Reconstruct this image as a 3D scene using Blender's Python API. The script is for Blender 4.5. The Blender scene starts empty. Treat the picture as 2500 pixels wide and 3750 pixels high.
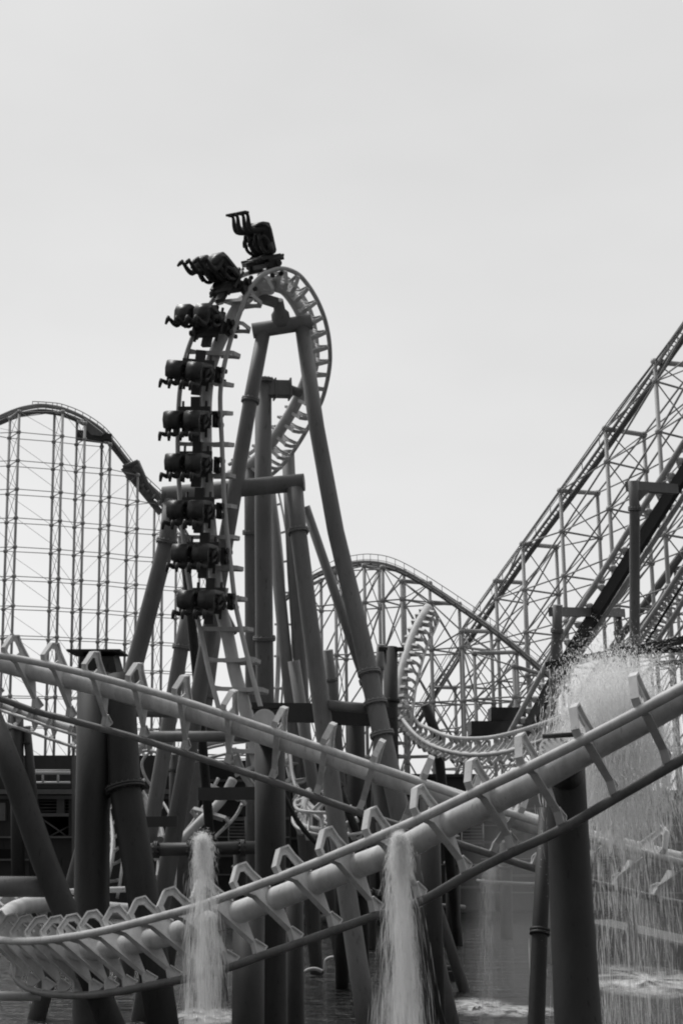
import bpy, math, random
from mathutils import Vector, Matrix
random.seed(7)
C = bpy.context.scene.collection
# ------------------------------------------------------------------ camera
F = 5200.0; CX, CY = 1250.0, 1875.0
PITCH = math.atan(5200/25000); ROLL = 0.0146
CAM = Vector((0, 0, 5.5))
fw = Vector((0, math.cos(PITCH), math.sin(PITCH)))
u0 = Vector((0, -math.sin(PITCH), math.cos(PITCH))); r0 = Vector((1, 0, 0))
rt = r0*math.cos(ROLL) - u0*math.sin(ROLL)
up = r0*math.sin(ROLL) + u0*math.cos(ROLL)
cd = bpy.data.cameras.new('camera'); cam = bpy.data.objects.new('camera', cd); C.objects.link(cam)
cam.matrix_world = Matrix(((rt.x, up.x, -fw.x, CAM.x), (rt.y, up.y, -fw.y, CAM.y), (rt.z, up.z, -fw.z, CAM.z), (0, 0, 0, 1)))
cd.sensor_fit = 'VERTICAL'; cd.sensor_height = 36; cd.sensor_width = 24; cd.lens = 36*F/3750
cd.clip_start = 0.1; cd.clip_end = 6000
S = bpy.context.scene; S.camera = cam
# ------------------------------------------------------------------ light
SUN_EL = math.radians(58); SUN_AZ = math.radians(-48)       # azimuth from +Y towards +X
w = bpy.data.worlds.new('World'); S.world = w; w.use_nodes = True
nt = w.node_tree; nt.nodes.clear()
sk = nt.nodes.new('ShaderNodeTexSky'); sk.sky_type = 'NISHITA'; sk.sun_disc = False
sk.sun_elevation = SUN_EL; sk.sun_rotation = SUN_AZ
bw = nt.nodes.new('ShaderNodeRGBToBW'); b1 = nt.nodes.new('ShaderNodeBackground'); b1.inputs[1].default_value = 0.05
b2 = nt.nodes.new('ShaderNodeBackground'); b2.inputs[0].default_value = (1, 1, 1, 1)
# thin uneven overcast: slow cloud noise on a pale grey
tc = nt.nodes.new('ShaderNodeTexCoord'); mp = nt.nodes.new('ShaderNodeMapping'); mp.inputs['Scale'].default_value = (1, 1, 2.2)
nz = nt.nodes.new('ShaderNodeTexNoise'); nz.inputs['Scale'].default_value = 2.2; nz.inputs['Detail'].default_value = 4
mr = nt.nodes.new('ShaderNodeMapRange'); mr.inputs['From Min'].default_value = 0.3; mr.inputs['From Max'].default_value = 0.7
mr.inputs['To Min'].default_value = 0.52; mr.inputs['To Max'].default_value = 0.62
ad = nt.nodes.new('ShaderNodeAddShader'); wo = nt.nodes.new('ShaderNodeOutputWorld')
L = nt.links.new
L(tc.outputs['Generated'], mp.inputs[0]); L(mp.outputs[0], nz.inputs[0]); L(nz.outputs[0], mr.inputs[0])
# the cloud is brightest overhead and ahead, where the sun stands behind it, and duller behind the viewer
sx = nt.nodes.new('ShaderNodeSeparateXYZ'); L(tc.outputs['Generated'], sx.inputs[0])
def mth(op, a, b):
    n_ = nt.nodes.new('ShaderNodeMath'); n_.operation = op
    for i_, q_ in enumerate((a, b)):
        if isinstance(q_, (int, float)): n_.inputs[i_].default_value = q_
        else: L(q_, n_.inputs[i_])
    return n_.outputs[0]
yr = nt.nodes.new('ShaderNodeMapRange'); yr.interpolation_type = 'SMOOTHSTEP'
yr.inputs['From Min'].default_value = -.35; yr.inputs['From Max'].default_value = .78; yr.inputs['To Min'].default_value = .16; yr.inputs['To Max'].default_value = 1.0
L(sx.outputs[1], yr.inputs[0])
zr = nt.nodes.new('ShaderNodeMapRange'); zr.interpolation_type = 'SMOOTHSTEP'
zr.inputs['From Min'].default_value = .55; zr.inputs['From Max'].default_value = 1.0; zr.inputs['To Min'].default_value = 1.0; zr.inputs['To Max'].default_value = 4.2
L(sx.outputs[2], zr.inputs[0])
L(mth('MULTIPLY', mth('MULTIPLY', mr.outputs[0], yr.outputs[0]), zr.outputs[0]), b2.inputs[1])
L(sk.outputs[0], bw.inputs[0]); L(bw.outputs[0], b1.inputs[0]); L(b1.outputs[0], ad.inputs[0]); L(b2.outputs[0], ad.inputs[1]); L(ad.outputs[0], wo.inputs[0])
sd = bpy.data.lights.new('sun', 'SUN'); sd.energy = 1.7; sd.angle = math.radians(14); sd.color = (1, 0.995, 0.985)
so = bpy.data.objects.new('sun', sd); C.objects.link(so)
sdir = Vector((math.sin(SUN_AZ)*math.cos(SUN_EL), math.cos(SUN_AZ)*math.cos(SUN_EL), math.sin(SUN_EL)))
so.rotation_euler = sdir.to_track_quat('Z', 'Y').to_euler(); so.location = (0, 0, 80)
S.view_settings.view_transform = 'Standard'; S.view_settings.look = 'None'
S.view_settings.exposure = 0; S.view_settings.gamma = 1
S.render.engine = 'CYCLES'; S.cycles.transparent_max_bounces = 64; S.cycles.filter_width = 2.0

# ------------------------------------------------------------------ helpers
def P(x, y, d):
    return CAM + d*(fw + rt*((x-CX)/F) - up*((y-CY)/F))

def PZ(x, y, z):            # the point of that pixel's ray that lies on the level z
    r = fw + rt*((x-CX)/F) - up*((y-CY)/F)
    return CAM + r*((z-CAM.z)/r.z)

def mat(name, v, rough=0.5, metal=0.0, wear=0.12, scale=3.0, streak=True, bump=0.0, coat=0.0):
    m = bpy.data.materials.new(name); m.use_nodes = True
    n = m.node_tree; b = n.nodes['Principled BSDF']
    b.inputs['Roughness'].default_value = rough; b.inputs['Metallic'].default_value = metal
    if coat: b.inputs['Coat Weight'].default_value = coat; b.inputs['Coat Roughness'].default_value = .25
    t = n.nodes.new('ShaderNodeTexCoord'); mpn = n.nodes.new('ShaderNodeMapping')
    mpn.inputs['Scale'].default_value = (1, 1, 0.25 if streak else 1)
    a = n.nodes.new('ShaderNodeTexNoise'); a.inputs['Scale'].default_value = scale; a.inputs['Detail'].default_value = 7; a.inputs['Roughness'].default_value = .65
    c = n.nodes.new('ShaderNodeTexNoise'); c.inputs['Scale'].default_value = scale*9; c.inputs['Detail'].default_value = 3
    r1 = n.nodes.new('ShaderNodeMapRange'); r1.inputs['From Min'].default_value = .35; r1.inputs['From Max'].default_value = .65
    r1.inputs['To Min'].default_value = v*(1-wear); r1.inputs['To Max'].default_value = v*(1+wear)
    r2 = n.nodes.new('ShaderNodeMapRange'); r2.inputs['From Min'].default_value = .62; r2.inputs['From Max'].default_value = .78
    r2.inputs['To Min'].default_value = 1.0; r2.inputs['To Max'].default_value = 1-2.2*wear
    mu = n.nodes.new('ShaderNodeMath'); mu.operation = 'MULTIPLY'
    k = n.links.new
    k(t.outputs['Object'], mpn.inputs[0]); k(mpn.outputs[0], a.inputs[0]); k(mpn.outputs[0], c.inputs[0])
    k(a.outputs[0], r1.inputs[0]); k(c.outputs[0], r2.inputs[0]); k(r1.outputs[0], mu.inputs[0]); k(r2.outputs[0], mu.inputs[1])
    k(mu.outputs[0], b.inputs['Base Color'])
    rr = n.nodes.new('ShaderNodeMapRange'); rr.inputs['To Min'].default_value = max(.05, rough-.12); rr.inputs['To Max'].default_value = min(1, rough+.15)
    k(a.outputs[0], rr.inputs[0]); k(rr.outputs[0], b.inputs['Roughness'])
    if bump:
        bp = n.nodes.new('ShaderNodeBump'); bp.inputs['Strength'].default_value = bump; bp.inputs['Distance'].default_value = .02
        k(c.outputs[0], bp.inputs['Height']); k(bp.outputs[0], b.inputs['Normal'])
    return m

M = dict(
    track=mat('pale_track_paint', .58, .58, wear=.2, scale=3.2),
    rail=mat('dark_rail_paint', .16, .5, wear=.25, scale=3),  # darker tone for the lower rail of both near tracks
    loop=mat('loop_track_paint', .56, .45, wear=.12, scale=2.5),
    far=mat('far_track_paint', .50, .5, wear=.15),
    leg=mat('grey_support_paint', .19, .6, wear=.2, scale=1.2),
    col=mat('shaded_support_paint', .028, .62, wear=.38, scale=1.8),  # same ride paint as leg, with the shade low down put into the colour
    beam=mat('dark_beam_paint', .05, .55, wear=.2, scale=1.5),
    trestle=mat('hazed_trestle_steel', .38, .55, wear=.2, scale=.5),  # paled for distance: the haze is put into the colour
    trdark=mat('trestle_walkway', .12, .7, wear=.2, scale=.5),
    trlight=mat('lift_rail_steel', .30, .5, wear=.15, scale=.5),
    black=mat('black_rubber', .03, .6, wear=.2),
    seat=mat('moulded_seat', .05, .4, wear=.15),
    cloth1=mat('dark_cloth', .05, .9, wear=.25, scale=8), cloth2=mat('pale_cloth', .45, .9, wear=.2, scale=8), cloth3=mat('mid_cloth', .15, .9, wear=.2, scale=8),
    skin=mat('skin', .35, .6, wear=.05, scale=8), hair=mat('hair', .03, .7, wear=.2, scale=20),
    wall=mat('dark_cladding', .06, .8, wear=.25, scale=.6, bump=.3), wall2=mat('grey_cladding', .13, .8, wear=.2, scale=.6),
    ledge=mat('pale_trim', .2, .6, wear=.2, scale=1), white=mat('white_rail_paint', .7, .5, wear=.1, scale=2),
    void=mat('dark_opening', .008, .9, wear=.1), glass=mat('window_glass', .03, .1, wear=.1),
    ground=mat('asphalt_ground', .06, .9, wear=.25, scale=.3, streak=False), stone=mat('stone_bank', .09, .85, wear=.35, scale=1.2, bump=.8, streak=False),
    foam=mat('foam_white', .75, .7, wear=.2, scale=6, streak=False),
)

def water_mat():
    m = bpy.data.materials.new('pool_water'); m.use_nodes = True; n = m.node_tree; b = n.nodes['Principled BSDF']
    b.inputs['Base Color'].default_value = (.02, .02, .02, 1); b.inputs['Roughness'].default_value = .08; b.inputs['IOR'].default_value = 1.33
    t = n.nodes.new('ShaderNodeTexCoord'); k = n.links.new
    hs = []
    for sc, st in (((.6, 1.5, 1), 1.0), ((1.8, 4.2, 1), .5), ((5, 11, 1), .2)):
        mp_ = n.nodes.new('ShaderNodeMapping'); mp_.inputs['Scale'].default_value = sc
        a = n.nodes.new('ShaderNodeTexNoise'); a.inputs['Scale'].default_value = 1; a.inputs['Detail'].default_value = 3; a.inputs['Distortion'].default_value = .6
        mu = n.nodes.new('ShaderNodeMath'); mu.operation = 'MULTIPLY'; mu.inputs[1].default_value = st
        k(t.outputs['Object'], mp_.inputs[0]); k(mp_.outputs[0], a.inputs[0]); k(a.outputs[0], mu.inputs[0]); hs.append(mu)
    a1 = n.nodes.new('ShaderNodeMath'); a2 = n.nodes.new('ShaderNodeMath')
    k(hs[0].outputs[0], a1.inputs[0]); k(hs[1].outputs[0], a1.inputs[1]); k(a1.outputs[0], a2.inputs[0]); k(hs[2].outputs[0], a2.inputs[1])
    bp = n.nodes.new('ShaderNodeBump'); bp.inputs['Strength'].default_value = 1; bp.inputs['Distance'].default_value = .30
    k(a2.outputs[0], bp.inputs['Height']); k(bp.outputs[0], b.inputs['Normal'])
    return m
M['water'] = water_mat()

def spray_mat(name, alpha, v=.85):
    m = bpy.data.materials.new(name); m.use_nodes = True; n = m.node_tree; n.nodes.clear()
    o = n.nodes.new('ShaderNodeOutputMaterial'); mx = n.nodes.new('ShaderNodeMixShader'); tr = n.nodes.new('ShaderNodeBsdfTransparent')
    df = n.nodes.new('ShaderNodeBsdfDiffuse'); tl = n.nodes.new('ShaderNodeBsdfTranslucent'); m2 = n.nodes.new('ShaderNodeMixShader')
    df.inputs[0].default_value = (v, v, v, 1); tl.inputs[0].default_value = (v, v, v, 1)
    mx.inputs[0].default_value = alpha; m2.inputs[0].default_value = .5; k = n.links.new
    k(df.outputs[0], m2.inputs[1]); k(tl.outputs[0], m2.inputs[2]); k(tr.outputs[0], mx.inputs[1]); k(m2.outputs[0], mx.inputs[2]); k(mx.outputs[0], o.inputs[0])
    return m
M['spray'] = spray_mat('water_spray', .5, .95); M['jet'] = spray_mat('jet_spray', .34, .97); M['plume'] = spray_mat('plume_spray', .85, .98); M['mist'] = spray_mat('fine_mist', .10)

def tag(o, label=None, cat=None, group=None, kind=None):
    if label: o['label'] = label
    if cat: o['category'] = cat
    if group: o['group'] = group
    if kind: o['kind'] = kind
    return o

def thing(name, label, cat, loc=(0, 0, 0), group=None):
    o = bpy.data.objects.new(name, None); C.objects.link(o); o.location = loc; o.empty_display_size = .3
    return tag(o, label, cat, group)

def wloc(o):
    v = Vector((0, 0, 0))
    while o is not None: v += o.location; o = o.parent
    return v

class MB:
    def __init__(s): s.v = []; s.f = []; s.s = []
    def face(s, idx, smooth=False): s.f.append(idx); s.s.append(smooth)
    def add(s, vs, fs, smooth=False):
        b = len(s.v); s.v += [Vector(v) for v in vs]
        for f in fs: s.face([b+i for i in f], smooth)
    def tube(s, pts, r, n=14, caps=True):
        pts = [Vector(p) for p in pts]
        rs = r if isinstance(r, (list, tuple)) else [r]*len(pts)
        ts = []
        for i in range(len(pts)):
            a = pts[max(0, i-1)]; c = pts[min(len(pts)-1, i+1)]; ts.append((c-a).normalized())
        t = ts[0]; ref = Vector((0, 0, 1)) if abs(t.z) < .9 else Vector((1, 0, 0))
        nrm = (ref - t*ref.dot(t)).normalized(); b0 = len(s.v)
        for i, p in enumerate(pts):
            t = ts[i]; nrm = (nrm - t*nrm.dot(t)).normalized(); bn = t.cross(nrm)
            for k in range(n):
                a = 2*math.pi*k/n; s.v.append(p + (nrm*math.cos(a) + bn*math.sin(a))*rs[i])
        for i in range(len(pts)-1):
            for k in range(n):
                a = b0+i*n+k; c = b0+i*n+(k+1) % n; s.face([a, c, c+n, a+n], True)
        if caps:
            s.face([b0+k for k in range(n)][::-1]); e = b0+(len(pts)-1)*n; s.face([e+k for k in range(n)])
    def obox(s, c, ax, ay, az):          # centre and three half-axis vectors
        c = Vector(c); vs = [c+ax*i+ay*j+az*k for i in (-1, 1) for j in (-1, 1) for k in (-1, 1)]
        s.add(vs, [(0, 1, 3, 2), (4, 6, 7, 5), (0, 4, 5, 1), (2, 3, 7, 6), (0, 2, 6, 4), (1, 5, 7, 3)])
    def beam(s, a, b, w, h, upv=Vector((0, 0, 1))):      # box section from a to b
        a = Vector(a); b = Vector(b); t = (b-a); l = t.length; t = t/l
        if abs(t.dot(upv)) > .95: upv = Vector((1, 0, 0))
        sd = t.cross(upv).normalized(); u = sd.cross(t)
        s.obox((a+b)/2, t*l/2, sd*w/2, u*h/2)
    def plate(s, poly, th):              # polygon (world points) extruded by vector th, both ways
        n = len(poly); vs = [p-th for p in poly]+[p+th for p in poly]
        fs = [list(range(n))[::-1], list(range(n, 2*n))]+[(i, (i+1) % n, n+(i+1) % n, n+i) for i in range(n)]
        s.add(vs, fs)
    def ball(s, c, r, n=8):
        c = Vector(c); vs = []; fs = []
        for i in range(1, n//2+1):
            for k in range(n):
                th = math.pi*i/(n//2+1); a = 2*math.pi*k/n
                vs.append(c+Vector((math.sin(th)*math.cos(a), math.sin(th)*math.sin(a), math.cos(th)))*r)
        m = n//2
        for i in range(m-1):
            for k in range(n): fs.append((i*n+k, (i+1)*n+k, (i+1)*n+(k+1) % n, i*n+(k+1) % n))
        fs.append(list(range(n))); fs.append([(m-1)*n+k for k in range(n)][::-1])
        s.add(vs, fs, True)
    def build(s, name, m, parent=None, xf=None):
        me = bpy.data.meshes.new(name); o0 = wloc(parent) if parent else Vector((0, 0, 0))
        me.from_pydata([tuple(v-o0) for v in s.v], [], s.f); me.polygons.foreach_set('use_smooth', s.s)
        me.materials.append(m); me.update()
        o = bpy.data.objects.new(name, me); C.objects.link(o)
        if parent: o.parent = parent
        return o

def cr(pts, sub=6):                      # Catmull-Rom through the points
    out = []; n = len(pts)
    for i in range(n-1):
        p0 = pts[max(0, i-1)]; p1 = pts[i]; p2 = pts[i+1]; p3 = pts[min(n-1, i+2)]
        for k in range(sub):
            t = k/sub; out.append(.5*((2*p1)+(p2-p0)*t+(2*p0-5*p1+4*p2-p3)*t*t+(3*p1-p0-3*p2+p3)*t**3))
    out.append(Vector(pts[-1])); return out

def smooth(pts, it=2):
    for _ in range(it):
        q = [p.copy() for p in pts]
        for i in range(1, len(pts)-1): q[i] = pts[i]*.5+(pts[i-1]+pts[i+1])*.25
        pts = q
    return pts

def gsolve(p1, x, y, G, sign=1):
    r = fw + rt*((x-CX)/F) - up*((y-CY)/F); q = p1-CAM
    a = r.dot(r); b = -2*r.dot(q); c = q.dot(q)-G*G; D = b*b-4*a*c
    t = (-b+sign*math.sqrt(D))/(2*a) if D > 0 else -b/(2*a)
    return CAM+r*t

# ------------------------------------------------------------------ tracks
def tie_mesh(mb, R1, R2, N, T, h, detailed, k=1.0):
    mid = (R1+R2)/2; U = (R2-R1); g = U.length; U = U/g; T = (T-U*T.dot(U)).normalized(); N = (N-U*N.dot(U)).normalized()
    q = lambda u, v: mid+U*u+N*v
    hg = g/2; fl = .055*k
    if not detailed:
        pts = [(-hg, .04*k), (-hg-.13*k, h*.55), (-hg-.02*k, h*.95), (0, h), (hg+.02*k, h*.95), (hg+.13*k, h*.55), (hg, .04*k)]
        for a, b in zip(pts[:-1], pts[1:]):
            A = q(*a); B = q(*b); t = (B-A).normalized(); A = A-t*.02; B = B+t*.02
            mb.obox((A+B)/2, (B-A)/2, T*fl, t.cross(T).normalized()*.035*k)
        mb.plate([q(-hg+.1*k, h*.45), q(hg-.1*k, h*.45), q(hg-.1*k, h*.8), q(-hg+.1*k, h*.8)], T*.015*k)
        return
    # side of the first rail: tall kinked ring with a hexagonal opening
    Q = lambda u, v: q(-u, v)
    outer = [Q(hg-.03, .05), Q(hg+.13, .10), Q(hg+.19, .42), Q(hg+.10, .56), Q(hg-.07, .52), Q(hg-.30, .50), Q(hg-.30, .21), Q(hg-.12, .12)]
    hole = [Q(hg-.005, .13), Q(hg+.07, .18), Q(hg+.10, .38), Q(hg+.04, .45), Q(hg-.08, .44), Q(hg-.19, .42), Q(hg-.18, .27), Q(hg-.09, .19)]
    n = len(outer)
    for i in range(n):
        j = (i+1) % n; mb.plate([outer[i], outer[j], hole[j], hole[i]], T*.012)
    mb.plate([Q(hg-.30, .50), Q(-.05, .55), Q(-.05, .20), Q(hg-.30, .21)], T*.012)
    rib = lambda path, wd, th: [mb.obox((a+b)/2, (b-a)/2+(b-a).normalized()*.005, T*wd, (b-a).normalized().cross(T).normalized()*th) for a, b in zip(path[:-1], path[1:])]
    rib([Q(hg, .03), Q(hg+.14, .10), Q(hg+.20, .42), Q(hg+.10, .575), Q(hg-.07, .535), Q(.18, .53)], fl, .014)
    # side of the second rail: the web narrows to a neck and a short foot
    mb.plate([q(.05, .55), q(hg-.17, .22), q(hg-.17, .17), q(.05, .20)], T*.0115)
    mb.plate([q(hg-.17, .22), q(hg+.05, .26), q(hg+.03, .04), q(hg-.05, .04), q(hg-.17, .17)], T*.0125)
    rib([q(hg+.03, .04), q(hg+.055, .265), q(hg-.17, .235)], fl*.7, .012)
    rib([Q(hg-.02, .045), Q(hg-.12, .115), Q(hg-.30, .20), q(hg-.18, .165), q(hg-.06, .04)], fl*1.02, .013)
    for sg in (-1, 1): mb.obox(q(sg*(hg-.005), .045), U*.05, T*.062, N*.05)      # saddle on the rail

def track(name, label, stations, G=1.25, nref=None, flip=1, ties=None, spacing=None, h=.48, rr=.068, rs=.20, m='track', detailed=False, d2sign=1, k=1.0, sub=6, cat='coaster track', spine=True, sm=2, group=None, m2=None, split=None, spacing2=None):
    p1 = []; p2 = []
    for s in stations:
        a = P(s[0], s[1], s[2]); p1.append(a)
        if len(s) > 5 and s[5] is not None: p2.append(P(s[3], s[4], s[5]))
        else: p2.append(gsolve(a, s[3], s[4], G, d2sign))
    c1 = smooth(cr(p1, sub), sm); c2 = smooth(cr(p2, sub), sm)
    n = len(c1); Ts = []; Ns = []
    for i in range(n):
        a, b = max(0, i-1), min(n-1, i+1)
        t = ((c1[b]-c1[a])+(c2[b]-c2[a])).normalized(); u = (c2[i]-c1[i]).normalized()
        Ts.append(t); Ns.append(t.cross(u).normalized()*flip)
    if nref is not None and Ns[0].dot(nref) < 0: Ns = [-x for x in Ns]
    Ns = smooth(Ns, 3); Ns = [x.normalized() for x in Ns]
    sp = [(c1[i]+c2[i])/2+Ns[i]*h for i in range(n)]
    base = sum(sp, Vector((0, 0, 0)))/n; base.z = 0
    root = thing(name, label, cat, base, group)
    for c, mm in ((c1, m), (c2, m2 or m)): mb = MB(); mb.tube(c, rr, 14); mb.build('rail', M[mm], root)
    if spine:
        mb = MB(); mb.tube(sp, rs, 20)
        mb.build('spine_tube', M[m], root)
    if detailed and m == 'track':
        for i in range(sub, n-1, sub*2):
            tt = (sp[min(n-1, i+1)]-sp[i-1]).normalized(); c0 = sp[i]+(sp[min(n-1, i+1)]-sp[i])*.5*sub
            jb = MB(); jb.tube([sp[i]-tt*.012, sp[i]+tt*.012], rs*1.012, 20, caps=False); jb.build('weld_seam', M['loop'], root)
    idx = []
    if ties: idx = [min(n-1, max(0, t*sub)) for t in ties]
    else:
        acc = spacing*.5; L_ = 0
        for i in range(n-1):
            l = (((c1[i+1]+c2[i+1])-(c1[i]+c2[i]))/2).length
            while L_+l >= acc: idx.append(i+(acc-L_)/l); acc += spacing if (not split or i < split*sub) else spacing2
            L_ += l
    idx = idx[:100]
    for f in idx:
        i = min(n-2, int(f)); a = f-i
        lp = lambda q: q[i]*(1-a)+q[i+1]*a
        mb = MB(); tie_mesh(mb, lp(c1), lp(c2), lp(Ns), lp(Ts), h, detailed, k); mb.build('cross_tie', M[m], root)
    return root, c1, c2, Ns, Ts

# foreground track A: climbs from lower left to upper right
A_st = [(3340, 2000, 15.4, 3370, 2180, 15.9), (3130, 2135, 15.9, 3170, 2318, 16.4), (2930, 2265, 16.4, 2980, 2452, 16.9), (2740, 2385, 17.0, 2800, 2580, 17.5), (2570, 2480, 17.5, 2650, 2690, 18.1), (2338, 2605, 18.0, 2445, 2811, 18.6), (2121, 2717, 18.5, 2251, 2923, 19.15),
        (1914, 2819, 19.0, 2057, 3036, 19.6), (1725, 2908, 19.5, 1873, 3122, 20.05), (1527, 3003, 20.1, 1703, 3208, 20.6),
        (1349, 3080, 20.6, 1535, 3304, 21.1), (1178, 3151, 21.2, 1370, 3355, 21.6), (1019, 3214, 21.8, 1220, 3409, 22.1),
        (864, 3270, 22.3, 1077, 3460, 22.5), (718, 3322, 22.8, 941, 3506, 22.9), (591, 3356, 23.3, 838, 3544, 23.3),
        (482, 3384, 23.8, 729, 3574, 23.7), (385, 3408, 24.2, 626, 3595, 24.0), (296, 3425, 24.6, 534, 3612, 24.3), (218, 3437, 25.0, 459, 3627, 24.6),
        (155, 3444, 25.4, 390, 3637, 24.9), (98, 3447, 25.8, 333, 3643, 25.3), (45, 3446, 26.2, 275, 3645, 25.8), (-10, 3442, 26.7, 218, 3643, 26.3),
        (-60, 3432, 27.2, 160, 3637, 26.9), (-110, 3415, 27.8, 105, 3620, 27.5), (-150, 3390, 28.5, 62, 3585, 28.2), (-150, 3360, 29.3, 50, 3535, 29.0), (-110, 3330, 30.1, 70, 3490, 29.8), (-40, 3305, 30.8, 110, 3450, 30.5), (60, 3285, 31.4, 170, 3420, 31.2), (180, 3270, 32, 260, 3402, 32), (330, 3262, 32.6, 390, 3390, 32.7), (480, 3256, 33, 530, 3380, 33.2)]
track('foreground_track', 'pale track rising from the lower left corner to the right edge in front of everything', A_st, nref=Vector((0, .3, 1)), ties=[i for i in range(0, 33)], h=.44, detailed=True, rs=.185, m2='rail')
# track B: crosses from upper left down to the right, behind A
B_st = [(-450, 2345, 29.6, -330, 2505, 30.0), (-300, 2360, 29.1, -175, 2525, 29.5), (-150, 2382, 28.6, -20, 2552, 29.0), (15, 2403, 28.2, 126, 2604, 28.7), (157, 2430, 27.9, 249, 2635, 28.4), (306, 2465, 27.5, 379, 2669, 28.1), (465, 2507, 27.2, 517, 2708, 27.8),
        (633, 2555, 26.8, 668, 2756, 27.5), (812, 2613, 26.4, 826, 2806, 27.2), (999, 2677, 26.1, 990, 2860, 26.9), (1176, 2739, 25.8, 1153, 2918, 26.7),
        (1357, 2802, 25.5, 1311, 2974, 26.4), (1544, 2867, 25.3, 1469, 3026, 26.2), (1725, 2932, 25.2, 1640, 3078, 26.1), (1899, 2989, 25.1, 1800, 3130, 26.0), (2077, 3045, 25.0, 1950, 3178, 25.95),
        (2254, 3096, 25.0, 2110, 3220, 25.95), (2415, 3139, 25.0, 2249, 3253, 26.0), (2580, 3182, 25.1, 2395, 3290, 26.1), (2740, 3220, 25.3, 2540, 3320, 26.3), (2900, 3252, 25.6, 2690, 3348, 26.6), (3060, 3280, 26.0, 2845, 3372, 27.0), (3220, 3300, 26.5, 3000, 3390, 27.5)]
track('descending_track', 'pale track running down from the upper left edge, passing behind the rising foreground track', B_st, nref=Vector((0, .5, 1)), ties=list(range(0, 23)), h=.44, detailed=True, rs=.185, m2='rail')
# loop track C
C_st = [(1010, 2800, 36.6, 850, 2800), (985, 2700, 37, 825, 2695), (950, 2573, 37.3, 795, 2570), (924, 2475, 37.6, 768, 2471), (901, 2386, 37.9, 751, 2390), (880, 2295, 38.1, 731, 2295),
        (860, 2199, 38.3, 705, 2200), (846, 2077, 38.5, 684, 2077), (831, 1951, 38.7, 670, 1951), (822, 1850, 38.8, 662, 1850), (818, 1755, 38.9, 655, 1755),
        (813, 1628, 39, 651, 1628), (807, 1500, 39, 654, 1500), (808, 1424, 39, 661, 1414), (821, 1338, 39, 676, 1325), (847, 1236, 39, 703, 1240), (878, 1149, 39.1, 745, 1155),
        (908, 1067, 39.2, 790, 1085), (949, 1016, 39.4, 850, 1030), (990, 993, 39.6, 905, 1002), (1036, 983, 39.8, 965, 993), (1087, 1001, 40.1, 1027, 1005), (1122, 1037, 40.4, 1070, 1035),
        (1158, 1093, 40.8, 1110, 1087), (1186, 1159, 41.2, 1140, 1148), (1202, 1226, 41.7, 1155, 1212), (1208, 1287, 42.1, 1161, 1272), (1207, 1338, 42.5, 1162, 1325), (1196, 1404, 43, 1145, 1390),
        (1175, 1475, 43.5, 1105, 1445), (1133, 1557, 44.2, 1055, 1515), (1087, 1634, 44.8, 1010, 1570), (1041, 1695, 45.4, 960, 1625), (985, 1745, 46, 900, 1670), (920, 1775, 46.6, 840, 1700)]
C_st = [(a+(a[2]+.36,)) if i < 15 else (a+(a[2]+.36+.12*(i-14),)) if i < 19 else a for i, a in enumerate(C_st)]
loopT, c1, c2, Ns, Ts = track('loop_track', 'tall inverted loop track standing over the middle of the ride', C_st, nref=Vector((.3, 1, 0)), spacing=.86, split=19, spacing2=.56, h=.44, detailed=True, m='loop', rs=.18, rr=.066)
LOOP = (c1, c2, Ns, Ts)

# ------------------------------------------------------------------ supports
def flange(mb, p, t, r, bolts=0, th=.05):
    t = Vector(t).normalized(); mb.tube([p-t*th, p-t*.004], r*1.28, 20); mb.tube([p+t*.004, p+t*th], r*1.28, 20)
    if bolts:
        ref = Vector((0, 0, 1)) if abs(t.z) < .9 else Vector((1, 0, 0)); a0 = (ref-t*ref.dot(t)).normalized(); b0 = t.cross(a0)
        for k in range(bolts):
            a = 2*math.pi*k/bolts; c = p+(a0*math.cos(a)+b0*math.sin(a))*r*1.15
            mb.tube([c-t*(th+.035), c+t*(th+.035)], .022, 6)

def leg(parent, pts, r, m='leg', flanges=(), name='leg', ext=True, bolts=14, n=22):
    q = [P(*p) for p in pts]
    if ext:
        a, b = q[-2], q[-1]; t = (b-a).normalized()
        if t.z < -.05 and b.z > -.4: q.append(b+t*((b.z+.5)/-t.z))
    mb = MB(); rs = r
    if isinstance(r, tuple): 
        L0 = [0]
        for i in range(1, len(q)): L0.append(L0[-1]+(q[i]-q[i-1]).length)
        rs = [r[0]+(r[1]-r[0])*l/L0[-1] for l in L0]
    mb.tube(q, rs, n); o = mb.build(name, M[m], parent)
    for f in flanges:
        i, a = int(f), f-int(f); p = q[i]*(1-a)+q[i+1]*a; rad = rs if not isinstance(rs, list) else rs[i]*(1-a)+rs[i+1]*a
        fb = MB(); flange(fb, p, q[i+1]-q[i], rad, bolts); fb.build('flange_ring', M[m], o)
    return o

def box_px(mb, x0, y0, x1, y1, d, depth):     # a box whose front face fills the pixel rectangle at depth d
    c = [P(x0, y0, d), P(x1, y0, d), P(x1, y1, d), P(x0, y1, d)]
    mb.plate([p+Vector((0, depth/2, 0)) for p in c], Vector((0, depth/2, 0)))

def sup(name, label, x, y, d, cat='support', group=None):
    b = P(x, y, d); b.z = 0; return thing(name, label, cat, b, group)

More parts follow.
